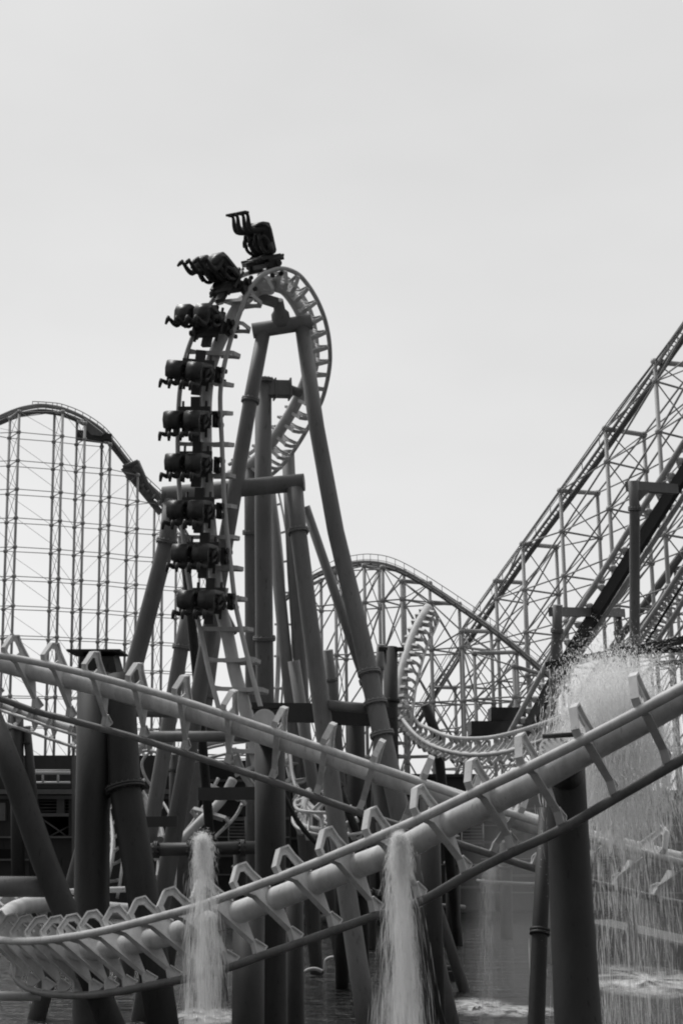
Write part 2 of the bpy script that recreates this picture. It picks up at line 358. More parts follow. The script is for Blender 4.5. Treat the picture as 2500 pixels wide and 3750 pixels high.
# A-frame of the loop
t = sup('loop_support_frame', 'tallest A-frame whose crossbar holds the top of the loop', 1040, 1200, 41)
leg(t, [(925, 1212, 41), (1142, 1178, 41)], .225, name='crossbar', ext=False)
leg(t, [(966, 1212, 41), (918, 1461, 40.6), (868, 1750, 40), (792, 2182, 39.4), (700, 2700, 39)], (.20, .26), flanges=[1.02])
leg(t, [(1106, 1200, 41), (1159, 1564, 40), (1229, 1946, 39), (1306, 2265, 38), (1350, 2457, 37.5), (1382, 2616, 37), (1423, 2802, 36.5), (1480, 3050, 36)], (.21, .28), flanges=[4.05, 4.75, 5.4, 6.2])
mb = MB(); a = P(1018, 1100, 40.6); b = P(1030, 1180, 41)
mb.tube([a+(b-a)*k for k in (0, .45, .62, .85, 1)], [.15, .17, .26, .27, .3], 20); mb.build('saddle', M['leg'], t)
mb = MB(); mb.beam(P(935, 1085, 40.5), P(1015, 1110, 40.6), .3, .22); mb.build('saddle_bracket', M['leg'], t)
# central column with box bracket
t = sup('central_column', 'tall straight column with a boxed bracket reaching the far side of the loop', 965, 1380, 43)
leg(t, [(964, 1383, 43), (964, 1900, 42.6), (968, 2338, 42), (972, 2620, 42), (975, 2900, 42)], (.25, .28), flanges=[0.02, 2.0], name='column')
mb = MB(); mb.beam(P(975, 1424, 43), P(1062, 1426, 43.1), .42, .46); mb.build('bracket_beam', M['leg'], t)
for x in (1003, 1058):
    mb = MB(); mb.beam(P(x, 1426, 43.05), P(x+5, 1426, 43.06), .56, .58); mb.build('bracket_flange', M['leg'], t)
mb = MB(); mb.tube([P(1063, 1426, 43.1), P(1100, 1440, 43.3)], .14, 16); mb.build('bracket_stub', M['leg'], t)
t = sup('second_column', 'slimmer column standing close behind the central one, a flange halfway', 922, 1700, 46)
leg(t, [(922, 1700, 46), (922, 1950, 46), (924, 2350, 46), (926, 2700, 46)], .24, flanges=[1.0], name='column')
# low crossbeam frame
t = sup('lower_support_frame', 'lower frame with a thick level crossbar passing behind the train', 850, 1790, 40)
leg(t, [(598, 1814, 40.3), (1114, 1766, 40)], .25, name='crossbar', ext=False, n=26)
leg(t, [(632, 1830, 40.2), (612, 1985, 40), (496, 2425, 39.5), (420, 2700, 39.3)], .245, flanges=[1.0])
leg(t, [(1080, 1790, 39.9), (1092, 1946, 39.5), (1133, 2265, 38.6), (1184, 2648, 37.5), (1234, 3031, 36.2), (1308, 3517, 34.6)], (.23, .25), flanges=[1.0])
# thinner legs behind
t = sup('slanting_brace_leg', 'thin dark leg leaning from the lower frame to the foot of the tall right leg', 1120, 1850, 43)
leg(t, [(1118, 1855, 43), (1337, 2495, 43), (1380, 2640, 43), (1480, 2950, 43)], (.14, .17), m='leg', flanges=[1.0])
t = sup('rear_leg_pair', 'pair of legs converging behind the central column', 1030, 1750, 49)
leg(t, [(985, 1780, 49), (1063, 2571, 48), (1090, 2850, 48)], .21)
leg(t, [(1054, 1650, 49), (1075, 2100, 48.5), (1110, 2600, 48), (1125, 2900, 48)], .22)
leg(t, [(1075, 2420, 47), (1150, 2900, 46.5)], .2)
t = sup('dark_left_strut', 'dark narrow strut behind the left rail of the loop', 690, 2100, 42)
leg(t, [(668, 1960, 42), (700, 2250, 42), (722, 2480, 42), (735, 2640, 42)], .14, m='col')
t = sup('left_rear_leg', 'leg with a flange standing behind the left foot of the loop', 670, 2300, 47)
leg(t, [(700, 2200, 47), (665, 2370, 47), (620, 2640, 46.5), (560, 2990, 46)], (.24, .27), flanges=[1.0])
t = sup('inner_rear_leg', 'leg seen through the rungs of the falling side of the loop', 800, 2250, 50)
leg(t, [(810, 2150, 50), (772, 2400, 50), (735, 2700, 49.5), (690, 3000, 49)], .27, flanges=[1.5])
for i, (pts, r, lab) in enumerate([
    ([(1200, 2380, 55), (1222, 2560, 55), (1250, 2900, 55)], .2, 'rear column just right of the lower frame, a flange at its waist'),
    ([(1395, 2360, 56), (1385, 2500, 56), (1380, 2700, 56)], .17, 'short slim column right of the tall right leg'),
    ([(1430, 2370, 54), (1432, 2700, 53), (1440, 3100, 53)], .26, 'thick column with a flat bracket top left of the pale curved spine'),
    ([(1300, 2640, 45), (1310, 3200, 45)], .3, 'dark stump below the box beam'),
    ([(1400, 2830, 38), (1440, 3300, 37), (1470, 3700, 36)], .3, 'dark column behind the second water jet'),
    ([(1570, 2900, 34), (1580, 3300, 33)], .24, 'dark column between the second jet and the mist'),
    ([(1555, 2580, 57), (1600, 2700, 57), (1620, 2900, 57)], .2, 'dark column holding the dip track'),
    ([(1245, 2940, 44), (1250, 3400, 44)], .2, 'dark post behind the crossing of the two pale tracks')]):
    t = sup('support_column', lab, pts[0][0], pts[0][1], pts[0][2])
    leg(t, pts, r, m='leg' if i in (0, 1) else 'col', flanges=[.6] if i < 4 else [], name='column')
    if i == 2:
        mb = MB(); mb.beam(P(1385, 2378, 54), P(1478, 2378, 54), .5, .12); mb.build('bracket_top', M['col'], t)
# horizontals around 2600
t = thing('box_beam_frame', 'dark box beam across the legs at the foot of the loop', 'support', P(1060, 2610, 39))
mb = MB(); mb.beam(P(930, 2608, 39.5), P(1175, 2612, 38.6), .4, .52); mb.build('beam', M['beam'], t)
mb = MB(); mb.beam(P(1180, 2624, 38.6), P(1395, 2632, 38.4), .35, .42); mb.build('beam', M['beam'], t)
mb = MB(); mb.beam(P(1400, 2612, 38), P(1446, 2612, 38), .3, .3); mb.build('beam_end', M['beam'], t)
t = thing('tie_tube', 'short round tube between the two right-hand legs above the box beam', 'support', P(1280, 2588, 37.5))
mb = MB(); mb.tube([P(1205, 2583, 37.6), P(1362, 2596, 37.4)], .14, 16); mb.build('tube', M['leg'], t)
for (x0, y0, x1, y1, d, r, lab, fl) in [
    (482, 2607, 690, 2610, 40, .145, 'upper of two level tubes left of the loop foot', ()),
    (530, 2697, 915, 2697, 36, .135, 'lower of two level tubes left of the loop foot', ()),
    (545, 3112, 945, 3104, 33, .15, 'level water pipe with bolted couplings behind the first jet', (.07, .38, .86))]:
    t = thing('level_tube', lab, 'pipe', P(x0, y0, d)); a, b = P(x0, y0, d), P(x1, y1, d)
    mb = MB(); mb.tube([a, b], r, 20); mb.build('tube', M['leg'] if y0 < 3000 else M['beam'], t)
    for f in fl:
        mb = MB(); flange(mb, a+(b-a)*f, b-a, r, 10, .04); mb.build('coupling', M['beam'], t)
for (x0, y0, x1, y1, h, d, lab) in [(728, 2908, 935, 2905, .32, 36, 'dark box beam behind the pale tracks, left of the middle column'),
                                     (525, 3010, 650, 3008, .28, 38, 'short dark box beam between the two left legs'),
                                     (760, 2665, 930, 2660, .3, 38, 'stub of dark box beam under the falling rails')]:
    t = thing('box_beam', lab, 'support', P(x0, y0, d)); mb = MB(); mb.beam(P(x0, y0, d), P(x1, y1, d), .3, h); mb.build('beam', M['beam'], t)
# near supports
t = sup('near_left_column', 'massive dark column near the left edge with a capped head behind the descending track', 345, 2600, 30)
leg(t, [(346, 2470, 30), (340, 3000, 29), (334, 3600, 28), (333, 3750, 27.6)], (.35, .36), m='col', name='column', n=32)
mb = MB()
for x0, x1, y0, y1 in [(300, 430, 2402, 2480)]:
    a = P(365, 2398, 31); b = P(372, 2500, 31)
    for (p, wd) in ((a, .34), (b, .46)): pass
    ax = rt; ay = fw; pts = []
    for p, wd in ((a, .36), (b, .47)):
        pts += [p-ax*wd-ay*wd, p+ax*wd-ay*wd, p+ax*wd+ay*wd, p-ax*wd+ay*wd]
    mb.add(pts, [(0, 1, 2, 3), (7, 6, 5, 4), (0, 4, 5, 1), (1, 5, 6, 2), (2, 6, 7, 3), (3, 7, 4, 0)])
mb.build('head', M['col'], t)
mb = MB(); mb.beam(P(262, 2391, 31), P(455, 2391, 31), 1.15, .045); mb.build('cap_plate', M['col'], t)
t = sup('near_left_brace', 'dark flanged leg splaying right from beside the massive left column', 436, 2541, 29.5)
leg(t, [(434, 2480, 30), (440, 2560, 29.8), (459, 2887, 29), (511, 3200, 28.3), (545, 3420, 27.8)], (.33, .30), m='col', flanges=[2.0], bolts=20, n=28)
t = sup('left_edge_strut', 'fat dark leg leaning in from the left edge', 50, 2800, 27)
leg(t, [(-70, 2540, 28), (60, 2860, 27.2), (166, 3161, 26.6), (235, 3330, 26.3)], .235, m='col', n=28)
mb = MB(); mb.tube([P(-120, 3246, 26.8), P(195, 3248, 26.7)], .19, 24); mb.build('level_brace', M['leg'], t)
t = sup('middle_near_column', 'dark column with a round bolted head plate under the descending track', 985, 2650, 29)
leg(t, [(988, 2690, 29.5), (990, 3100, 29), (995, 3750, 28)], .315, m='col', name='column', n=32)
a = P(968, 2640, 28.4); ax = (P(968, 2640, 28.4)-P(975, 2700, 29.3)).normalized(); ax = (ax-fw*.9).normalized()
mb = MB(); mb.tube([a, a-ax*.06], .24, 28); mb.tube([a-ax*.07, a-ax*.13], .24, 28)
r1 = ax.cross(Vector((1, 0, 0))).normalized(); r2 = ax.cross(r1)
for k in range(14):
    an = 2*math.pi*k/14; c = a+(r1*math.cos(an)+r2*math.sin(an))*.2; mb.tube([c-ax*.01, c+ax*.03], .018, 6)
mb.build('head_plate', M['loop'], t)
mb = MB(); mb.tube([a-ax*.13, P(988, 2700, 29.5)], [.2, .3], 24); mb.build('neck', M['col'], t)
mb = MB(); mb.beam(P(925, 2596, 29.5), P(1045, 2590, 29.5), .6, .05); mb.build('cap_plate', M['col'], t)
t = sup('track_post', 'near black post under the foreground track, left of the middle column', 910, 3400, 24)
leg(t, [(912, 3330, 24.3), (908, 3750, 23.5)], .27, m='col', name='column')
t = sup('track_post', 'slim near black post right of the middle column at the bottom', 1080, 3300, 27)
leg(t, [(1078, 3180, 27.5), (1082, 3750, 27)], .17, m='col', name='column')
t = sup('thin_pipe', 'thin dark pipe slanting down right of the second jet', 1545, 3300, 24)
leg(t, [(1540, 3320, 24), (1610, 3700, 24), (1625, 3750, 24)], .035, m='col', name='pipe', n=10)
# right column
t = sup('near_right_column', 'massive dark column on the right carrying the foreground track', 2080, 2900, 19)
leg(t, [(2068, 2800, 20.7), (2072, 2900, 20.6), (2090, 3300, 20.1), (2115, 3750, 19.3)], (.285, .355), m='col', name='column', n=36)
mb = MB(); a = P(2036, 2742, 19.9); ax = (Vector((0, -.75, .65))).normalized()
mb.tube([a, a-ax*.05], .24, 30); mb.tube([a-ax*.06, a-ax*.11], .24, 30)
r1 = ax.cross(Vector((1, 0, 0))).normalized(); r2 = ax.cross(r1)
for k in range(14):
    an = 2*math.pi*k/14; c = a+(r1*math.cos(an)+r2*math.sin(an))*.2; mb.tube([c-ax*.01, c+ax*.03], .018, 6)
mb.build('head_plate', M['loop'], t)
mb = MB(); mb.tube([P(2080, 2760, 19.4), P(2068, 2840, 20.6)], [.14, .27], 24); mb.build('neck', M['col'], t)
mb = MB(); mb.tube([P(1985, 2697, 19.9), P(2100, 2690, 19.9)], .035, 10); mb.build('locating_bar', M['col'], t)
t = sup('near_right_brace', 'slim black flanged leg beside the massive right column', 1985, 3100, 23)
leg(t, [(1998, 2960, 23.6), (1975, 3412, 22.9), (1962, 3750, 22.2)], (.12, .15), m='col', flanges=[1.0], bolts=0, n=22)

# ------------------------------------------------------------------ middle-distance tracks
track('curling_track', 'small pale curved track with a fat lit spine behind the right leg of the loop', [
    (1605, 2268, 62, 1560, 2258), (1588, 2310, 61, 1530, 2300), (1560, 2372, 60, 1507, 2368), (1540, 2440, 59, 1488, 2440), (1520, 2520, 58, 1470, 2525), (1510, 2600, 57, 1462, 2610), (1500, 2700, 56.5, 1450, 2710), (1492, 2800, 56, 1442, 2800)],
    nref=-rt*.9-fw*.4, spacing=.5, h=.5, rs=.2, m='far')
track('dip_track', 'pale track dipping and rising to the right behind the descending track', [
    (1452, 2600, 58, 1480, 2560, 59.0), (1485, 2650, 56, 1520, 2640, 57.0), (1530, 2700, 54.5, 1570, 2668, 55.5), (1590, 2735, 53, 1640, 2697, 54.2), (1660, 2757, 52, 1720, 2705, 53.2), (1738, 2765, 51, 1800, 2700, 52.2),
    (1830, 2758, 50, 1880, 2682, 51.2), (1920, 2735, 49, 1960, 2658, 50.2), (2010, 2700, 48, 2040, 2630, 49.2), (2110, 2650, 47, 2130, 2585, 48.2)],
    nref=Vector((0, .9, -.3)), spacing=.5, h=.4, rs=.16, rr=.075, m='far')
track('left_background_track', 'small pale track behind the left diagonal leg, under the descending track', [
    (-60, 2580, 46, -60, 2620, 46.9), (0, 2600, 46, 0, 2642, 46.9), (100, 2632, 45, 110, 2680, 45.9), (190, 2665, 44.5, 200, 2712, 45.4), (300, 2700, 44, 310, 2748, 44.9), (480, 2765, 43, 500, 2812, 44)],
    nref=Vector((0, .6, 1)), spacing=.85, h=.35, rs=.15, rr=.05, m='track')
track('spiral_track', 'grey track curling downward just right of the middle column', [
    (1062, 2680, 48, 1118, 2690, 48.9), (1064, 2780, 47, 1122, 2790, 48), (1078, 2870, 46, 1140, 2850, 47), (1120, 2955, 45, 1180, 2900, 46), (1190, 3015, 44, 1240, 2940, 45), (1290, 3060, 43, 1320, 2985, 44)],
    nref=Vector((-.3, .8, .4)), spacing=.8, h=.4, rs=.12, rr=.055, m='loop')
track('basket_track', 'lowest bend of grey track behind the crossing of the two pale tracks', [
    (1330, 3050, 42, 1315, 2960, 42), (1240, 3062, 41.5, 1235, 2975, 42), (1150, 3055, 41.5, 1150, 2975, 42.2), (1085, 3030, 42, 1090, 2965, 42.8), (1072, 2990, 43, 1080, 2935, 44), (1100, 2960, 44, 1115, 2910, 45)],
    nref=Vector((0, 1, 0)), spacing=.5, h=.3, rs=.1, rr=.05, m='loop')
track('steep_back_track', 'short steep pale track seen between the left legs behind the first jet', [
    (905, 2900, 45, 800, 2850, 45.2), (872, 2975, 44.5, 762, 2925, 44.8), (835, 3020, 44, 725, 2985, 44.4), (785, 3068, 43.5, 680, 3045, 44), (700, 3160, 43, 600, 3130, 43.6)],
    nref=Vector((-.2, .3, 1)), spacing=1.0, h=.4, rs=.15, rr=.055, m='far')
track('rung_track', 'narrow far track climbing behind the central column', [
    (1003, 1800, 72, 1018, 1795), (1022, 1930, 71, 1045, 1928), (1038, 2100, 70, 1063, 2100), (1042, 2300, 70, 1070, 2300), (1036, 2500, 70, 1066, 2500), (1020, 2700, 70, 1055, 2700)],
    nref=Vector((-.8, .3, 0)), spacing=1.6, h=.5, rs=.12, rr=.055, m='loop')
track('low_side_track', 'bit of grey track low behind the left legs', [
    (600, 2760, 50, 560, 2745, 51), (520, 2750, 50, 520, 2790, 51), (490, 2800, 50, 535, 2850, 51), (520, 2890, 50, 570, 2900, 51), (600, 3060, 48, 640, 3030, 49), (580, 3300, 46, 640, 3280, 47)],
    nref=Vector((0, .6, 1)), spacing=.8, h=.35, rs=.14, rr=.05, m='far')
track('short_upper_track', 'bit of pale track under the lower level tube left of the loop foot', [
    (700, 2760, 47, 706, 2790, 47.8), (770, 2738, 47, 780, 2772, 47.8), (850, 2722, 47, 862, 2754, 47.8), (940, 2712, 47, 950, 2742, 47.8)],
    nref=Vector((0, .6, 1)), spacing=.8, h=.35, rs=.13, rr=.05, m='far')
track('hooked_track', 'pale kinked track bit tucked against the left side of the middle column', [
    (868, 2742, 40, 905, 2720, 40.8), (880, 2790, 40, 925, 2770, 40.8), (905, 2840, 40, 950, 2815, 40.8), (945, 2890, 40, 985, 2860, 40.8)],
    nref=Vector((-.5, .6, .3)), spacing=.45, h=.3, rs=.11, rr=.045, m='loop')
track('low_left_track', 'pale track passing low between the massive left column and its brace', [
    (385, 2900, 52, 400, 2860, 52.8), (412, 3040, 50, 440, 3010, 50.9), (405, 3160, 48, 450, 3150, 48.9), (380, 3280, 47, 430, 3290, 47.9)],
    nref=Vector((-.3, .6, .5)), spacing=.8, h=.4, rs=.2, rr=.055, m='far')
# red-brown lift of the inverted ride on the right: two rail tubes and a dark channel
def lift(name, label, L1, L2, L3, d0, d1, r, wch, hh, nt_):
    root = thing(name, label, 'lift hill', P(L1[0][0], L1[0][1], d0)); root.location.z = 0
    def poly(L): n = len(L)-1; return cr([P(x, y, d0+(d1-d0)*i/n) for i, (x, y) in enumerate(L)], 8)
    a, b, c = poly(L1), poly(L2), poly(L3)
    for q in (a, c): mb = MB(); mb.tube(q, r, 12); mb.build('rail', M['far'], root)
    b = [p+fw*(-.2) for p in b]
    mb = MB()
    for i in range(len(b)-1): mb.beam(b[i], b[i+1]+(b[i+1]-b[i])*.01, wch, hh)
    mb.build('chain_channel', M['black'], root)
    for k in range(nt_):
        f = (k+.5)/nt_*(len(a)-1); i = min(len(a)-2, int(f)); t_ = f-i; lp = lambda q: q[i]*(1-t_)+q[i+1]*t_
        A, B, D = lp(a), lp(b), lp(c); m_ = (A+D)/2+fw*.5
        mb = MB(); mb.tube([A, A*.35+m_*.65+fw*.15, m_+fw*.2, D*.35+m_*.65+fw*.15, D], .07, 8); mb.ball((A+B)/2+fw*.12, .15); mb.build('cross_tie', M['track'], root)
    return root
lf = lift('lift_track', 'lift track with a black chain channel climbing to the right edge', [(1845, 2725), (1893, 2632), (2030, 2380), (2252, 2018), (2478, 1656), (2570, 1512), (2860, 1050), (3050, 740)],
     [(1890, 2740), (1938, 2650), (2080, 2400), (2305, 2040), (2520, 1700), (2610, 1560), (2900, 1098), (3090, 790)], [(1930, 2740), (1975, 2660), (2120, 2400), (2330, 2076), (2545, 1750), (2640, 1600), (2930, 1140), (3120, 830)], 56, 47.6, .105, .28, .42, 38)
lift('second_lift_track', 'paler second lift track low in the right corner of the background', [(2300, 2380), (2340, 2320), (2420, 2200), (2500, 2075), (2600, 1920)],
     [(2330, 2390), (2375, 2330), (2450, 2210), (2525, 2090), (2620, 1940)], [(2365, 2400), (2410, 2340), (2485, 2225), (2560, 2100), (2650, 1950)], 80, 76, .13, .08, .12, 30)
t = sup('lift_support', 'tall grey post with a bracket arm holding the lift track near the right edge', 2322, 1770, 54)
leg(t, [(2316, 1760, 49), (2322, 1863, 49), (2322, 2380, 49), (2318, 2900, 49)], .18, flanges=[1.0], name='column')
mb = MB(); mb.beam(P(2300, 1780, 49), P(2470, 1792, 51), .28, .34); mb.plate([P(2340, 1795, 49), P(2375, 1795, 49), P(2340, 1835, 49)], fw*.1); mb.build('bracket_arm', M['leg'], t)
t = sup('lift_support', 'two-legged grey bracket frame holding the lift track lower down', 2038, 2230, 58)
leg(t, [(2040, 2215, 50), (2038, 2310, 50), (2028, 2440, 50), (2020, 2760, 50)], .18, flanges=[1.0], name='column')
leg(t, [(2255, 2225, 56), (2265, 2318, 56), (2278, 2420, 56), (2300, 2800, 56)], .17, flanges=[1.0], name='column')
mb = MB(); mb.beam(P(2020, 2240, 50), P(2275, 2245, 56), .28, .32); mb.build('bracket_arm', M['leg'], t)
t = thing('walkway_beam', 'upper dark sloping girder above the big spray', 'girder', P(2250, 2400, 48))
mb = MB(); mb.beam(P(2000, 2438, 49), P(3000, 2250, 44.2), .22, .24); mb.build('girder', M['black'], t)
mb = MB()
for k in range(24):
    a = P(2010, 2436, 49); b = P(2620, 2322, 46); p = a+(b-a)*(k+.5)/24; mb.tube([p, p+Vector((0, 0, .16))], .03, 6)
mb.build('bolt_row', M['black'], t)
t = thing('walkway_beam', 'lower dark girder with a flat tail right of the big spray', 'girder', P(2350, 2390, 47))
mb = MB(); mb.beam(P(2330, 2386, 47.5), P(3000, 2355, 44), .2, .18); mb.beam(P(2400, 2430, 48), P(2620, 2418, 47), .3, .15); mb.build('girder', M['black'], t)
# platform under the lift
t = thing('lift_platform', 'dark stepped platform under the bottom of the lift track', 'platform', P(1800, 2650, 62))
mb = MB(); box_px(mb, 1725, 2640, 1925, 2690, 60, 2); mb.build('deck', M['beam'], t)
mb = MB(); box_px(mb, 1797, 2590, 1925, 2638, 61, 1.5); mb.build('cabin', M['beam'], t)

# ------------------------------------------------------------------ steel trestle hills
def trestle(name, label, rails, bents, lev, z0, rp, rb, d_r=None, hand=None, rung=0, offv=None, sd_=1.0, tr=.3, railm='trestle', mt='trestle', diag=True, cables=True, xb=.6):
    root = thing(name, label, 'coaster hill', P(*rails[0])); root.location.z = 0
    pts = cr([P(*r) for r in rails], 8)
    off = offv or Vector((0, .9, 0))
    mb = MB(); mb.tube(pts, tr*.42, 8); mb.build('rail', M[railm], root)
    mb = MB(); mb.tube([p+off for p in pts], tr*.42, 8); mb.build('rail', M[railm], root)
    mb = MB(); mb.tube([p+off*.5-Vector((0, 0, tr*1.6*sd_)) for p in pts], tr*.75*sd_, 8); mb.build('spine_tube', M['trdark'], root)
    if rung:
        Lc = 0; acc = rung; k = 0
        for i in range(len(pts)-1):
            l = (pts[i+1]-pts[i]).length
            while Lc+l > acc and k < 100:
                p = pts[i]+(pts[i+1]-pts[i])*((acc-Lc)/l); acc += rung; k += 1
                mb = MB(); mb.beam(p-Vector((0, 0, .1)), p+off-Vector((0, 0, .1)), .16, .1); mb.beam(p+off*.1, p+off*.4-Vector((0, 0, tr*1.4)), .1, .1); mb.build('cross_tie', M[railm], root)
            Lc += l
    if hand:
        for side in hand:
            hp = cr([P(*r) for r in side], 8)
            hb = MB(); hb.tube(hp, tr*.14, 6); hb.tube([p-Vector((0, 0, .5)) for p in hp], tr*.1, 6)
            for i in range(0, len(hp), 3): hb.tube([hp[i], hp[i]-Vector((0, 0, 1.1))], tr*.11, 5)
            hb.build('handrail', M[railm], root)
    prev = None
    for bt in bents:
        a = P(*bt[0]); b = P(*bt[1]); nodes = []
        tw = MB()
        tw.tube([a, b], rp*1.25, 8)
        zs = [z0+lev*i for i in range(1, 60)]
        for top in (a, b):
            nodes.append([Vector((top.x, top.y, z)) for z in zs if z < top.z-lev*.25]+[top])
        n = min(len(nodes[0]), len(nodes[1]))
        for i in range(n):
            if i < n-1: tw.tube([nodes[0][i], nodes[1][i]], rb, 6)
            if i+1 < n:
                tw.tube([nodes[0][i], nodes[1][i+1]], rb*xb, 5); tw.tube([nodes[1][i], nodes[0][i+1]], rb*xb, 5)
            for q in (0, 1): tw.ball(nodes[q][i], rp*1.9, 6)
        o = tw.build('support_tower', M[mt], root)
        for top in (a, b):
            pb = MB(); pb.tube([top, Vector((top.x, top.y, .3))], rp, 10); pb.build('post', M[mt], o)
        if prev:
            g = MB(); m_ = min(n, prev[1])
            for i in range(m_):
                for q in (0, 1):
                    if i < m_-1 or True: g.tube([prev[0][q][i], nodes[q][i]], rb*.8, 6)
            hi = prev[0] if prev[1] > n else nodes; lo = nodes if prev[1] > n else prev[0]
            for i in range(0, m_):
                for q in (0, 1):
                    if diag and i+1 < len(hi[q]): g.tube([lo[q][i], hi[q][i+1]], rb*.9, 6)
                    if cables and i+1 < len(lo[q]) and (i+q) % 2 == 0: g.tube([hi[q][i], lo[q][i+1]], rb*.4, 5)
            g.build('bracing_bay', M[mt], root)
        prev = (nodes, n)
    return root
# left hill
trestle('tall_far_hill', 'tall far coaster hill on a dense lattice of posts at the left edge',
    [(-160, 1600, 197), (-60, 1548, 197), (0, 1524, 197), (70, 1496, 197), (140, 1483, 198), (187, 1486, 198), (234, 1496, 199), (304, 1526, 200), (374, 1572, 201), (421, 1624, 202), (468, 1684, 202), (514, 1740, 203), (561, 1788, 204), (603, 1828, 204), (660, 1910, 205), (720, 2020, 206), (790, 2160, 208), (860, 2300, 210)],
    [((-75, 1585, 196), (-40, 1560, 193)), ((38, 1532, 196), (72, 1508, 193)), ((201, 1510, 198.5), (231, 1508, 195.5)), ((283, 1541, 200), (312, 1550, 197)), ((374, 1605, 201), (404, 1628, 198)), ((468, 1745, 203), (505, 1740, 200)), ((566, 1840, 204), (597, 1850, 201)), ((646, 1950, 205), (676, 1960, 202)), ((730, 2090, 206), (758, 2100, 203))],
    3.95, .6, .185, .075, tr=.5, diag=False, xb=.5,
    hand=[[(120, 1470, 198), (187, 1474, 198), (234, 1482, 199), (304, 1510, 200), (374, 1556, 201), (421, 1606, 202), (514, 1722, 203), (603, 1808, 204)]])
t = thing('hill_platform', 'small dark maintenance platform hung under the crest of the far left hill', 'platform', P(340, 1590, 200))
mb = MB(); mb.plate([P(311, 1532, 199), P(385, 1590, 199), P(375, 1598, 199), P(311, 1590, 199)], fw*.8); mb.build('side_panel', M['leg'], t)
mb = MB(); mb.beam(P(282, 1593, 199), P(408, 1608, 200), 2.5, .9); mb.build('deck', M['black'], t)
t = thing('hill_platform', 'long sloping stair frame beside the falling far left hill', 'platform', P(530, 1800, 202))
mb = MB(); mb.beam(P(452, 1712, 200), P(590, 1880, 201), .5, .8); mb.beam(P(478, 1700, 200.5), P(600, 1850, 201.5), .4, .6)
for k in range(7): f = k/7; mb.tube([P(460+130*f, 1720+155*f, 200), P(480+120*f, 1705+150*f, 201)], .2, 6)
mb.tube([P(500, 1690, 201), P(560, 1830, 201)], .45, 6); mb.tube([P(452, 1712, 200), P(507, 1690, 200)], .35, 6); mb.build('frame', M['trdark'], t)
# mid hill
trestle('middle_far_hill', 'low rounded coaster hill far behind, falling to the right',
    [(1040, 2190, 130), (1110, 2135, 130), (1160, 2100, 130), (1225, 2075, 130), (1290, 2060, 130), (1355, 2056, 129), (1435, 2072, 128), (1530, 2118, 127), (1674, 2212, 125), (1833, 2322, 122), (1990, 2450, 119), (2100, 2540, 117)],
    [((1120, 2150, 131), (1175, 2125, 134)), ((1228, 2095, 130), (1262, 2090, 134)), ((1333, 2072, 129), (1387, 2085, 133)), ((1400, 2078, 128), (1478, 2093, 132)), ((1470, 2128, 127), (1572, 2136, 131)), ((1575, 2206, 126), (1680, 2212, 130)), ((1690, 2312, 124), (1797, 2312, 128)), ((1735, 2393, 122), (1890, 2388, 126)), ((1880, 2440, 120), (1985, 2470, 124))],
    4.6, .6, .15, .085, tr=.26, cables=False, railm='trlight', rung=1.3, sd_=.6,
    hand=[[(1110, 2115, 129), (1225, 2052, 129), (1290, 2035, 129), (1355, 2029, 128), (1435, 2043, 127), (1530, 2090, 126), (1674, 2182, 124), (1833, 2292, 121), (1990, 2418, 118)]])
# lift hill
trestle('far_lift_hill', 'tall lattice lift hill climbing out of the right edge',
    [(1530, 2640, 176), (1610, 2512, 172), (1735, 2316, 166), (1860, 2131, 160), (1955, 1996, 154), (2100, 1801, 146), (2265, 1571, 136), (2440, 1316, 126), (2500, 1230, 122), (2620, 1060, 115), (2850, 740, 104)],
    [((1580, 2515, 172), (1665, 2518, 176)), ((1690, 2308, 166), (1797, 2312, 170)), ((1814, 2128, 160), (1922, 2134, 164)), ((1912, 1992, 154), (2035, 2003, 158)), ((2050, 1797, 146), (2185, 1806, 150)), ((2215, 1570, 136), (2355, 1592, 140)), ((2395, 1325, 126), (2545, 1340, 130)), ((2585, 1075, 116), (2740, 1090, 120)), ((2790, 790, 106), (2960, 800, 110))],
    4.6, .6, .20, .11, tr=.38, cables=False, railm='trlight', rung=.8, offv=Vector((-.35, .3, .35)),
    hand=[[(1520, 2600, 175), (1690, 2302, 165), (1812, 2122, 159), (1911, 1985, 153), (2050, 1790, 145), (2213, 1560, 135), (2398, 1318, 125), (2500, 1178, 121), (2600, 1035, 116)]])
trestle('rear_lift_hill', 'second fainter lattice slope behind the lift, low at the right edge',
    [(2100, 2560, 150), (2250, 2350, 146), (2390, 2160, 142), (2500, 2010, 138), (2640, 1830, 134)],
    [((2230, 2400, 147), (2290, 2410, 151)), ((2370, 2220, 143), (2440, 2230, 147)), ((2470, 2080, 140), (2550, 2090, 144)), ((2580, 1940, 136), (2660, 1950, 140))],
    4.6, .6, .16, .09, tr=.35, cables=False, railm='trlight')

# ------------------------------------------------------------------ setting
def sheet(name, x0, y0, x1, y1, z, m, kind='structure'):
    mb = MB(); mb.add([(x0, y0, z), (x1, y0, z), (x1, y1, z), (x0, y1, z)], [(0, 1, 2, 3)]); o = mb.build(name, M[m]); o['kind'] = kind; return o
sheet('ground', -2500, -400, 2500, 5000, -1.6, 'ground')
sheet('water', -140, -60, 160, 78, 0, 'water')
mb = MB(); mb.add([(-400, 78, -1.6), (400, 78, -1.6), (400, 78, .5), (-400, 78, .5), (-400, 900, .5), (400, 900, .5)], [(0, 1, 2, 3), (3, 2, 5, 4)]); o = mb.build('terrain', M['ground']); o['kind'] = 'structure'
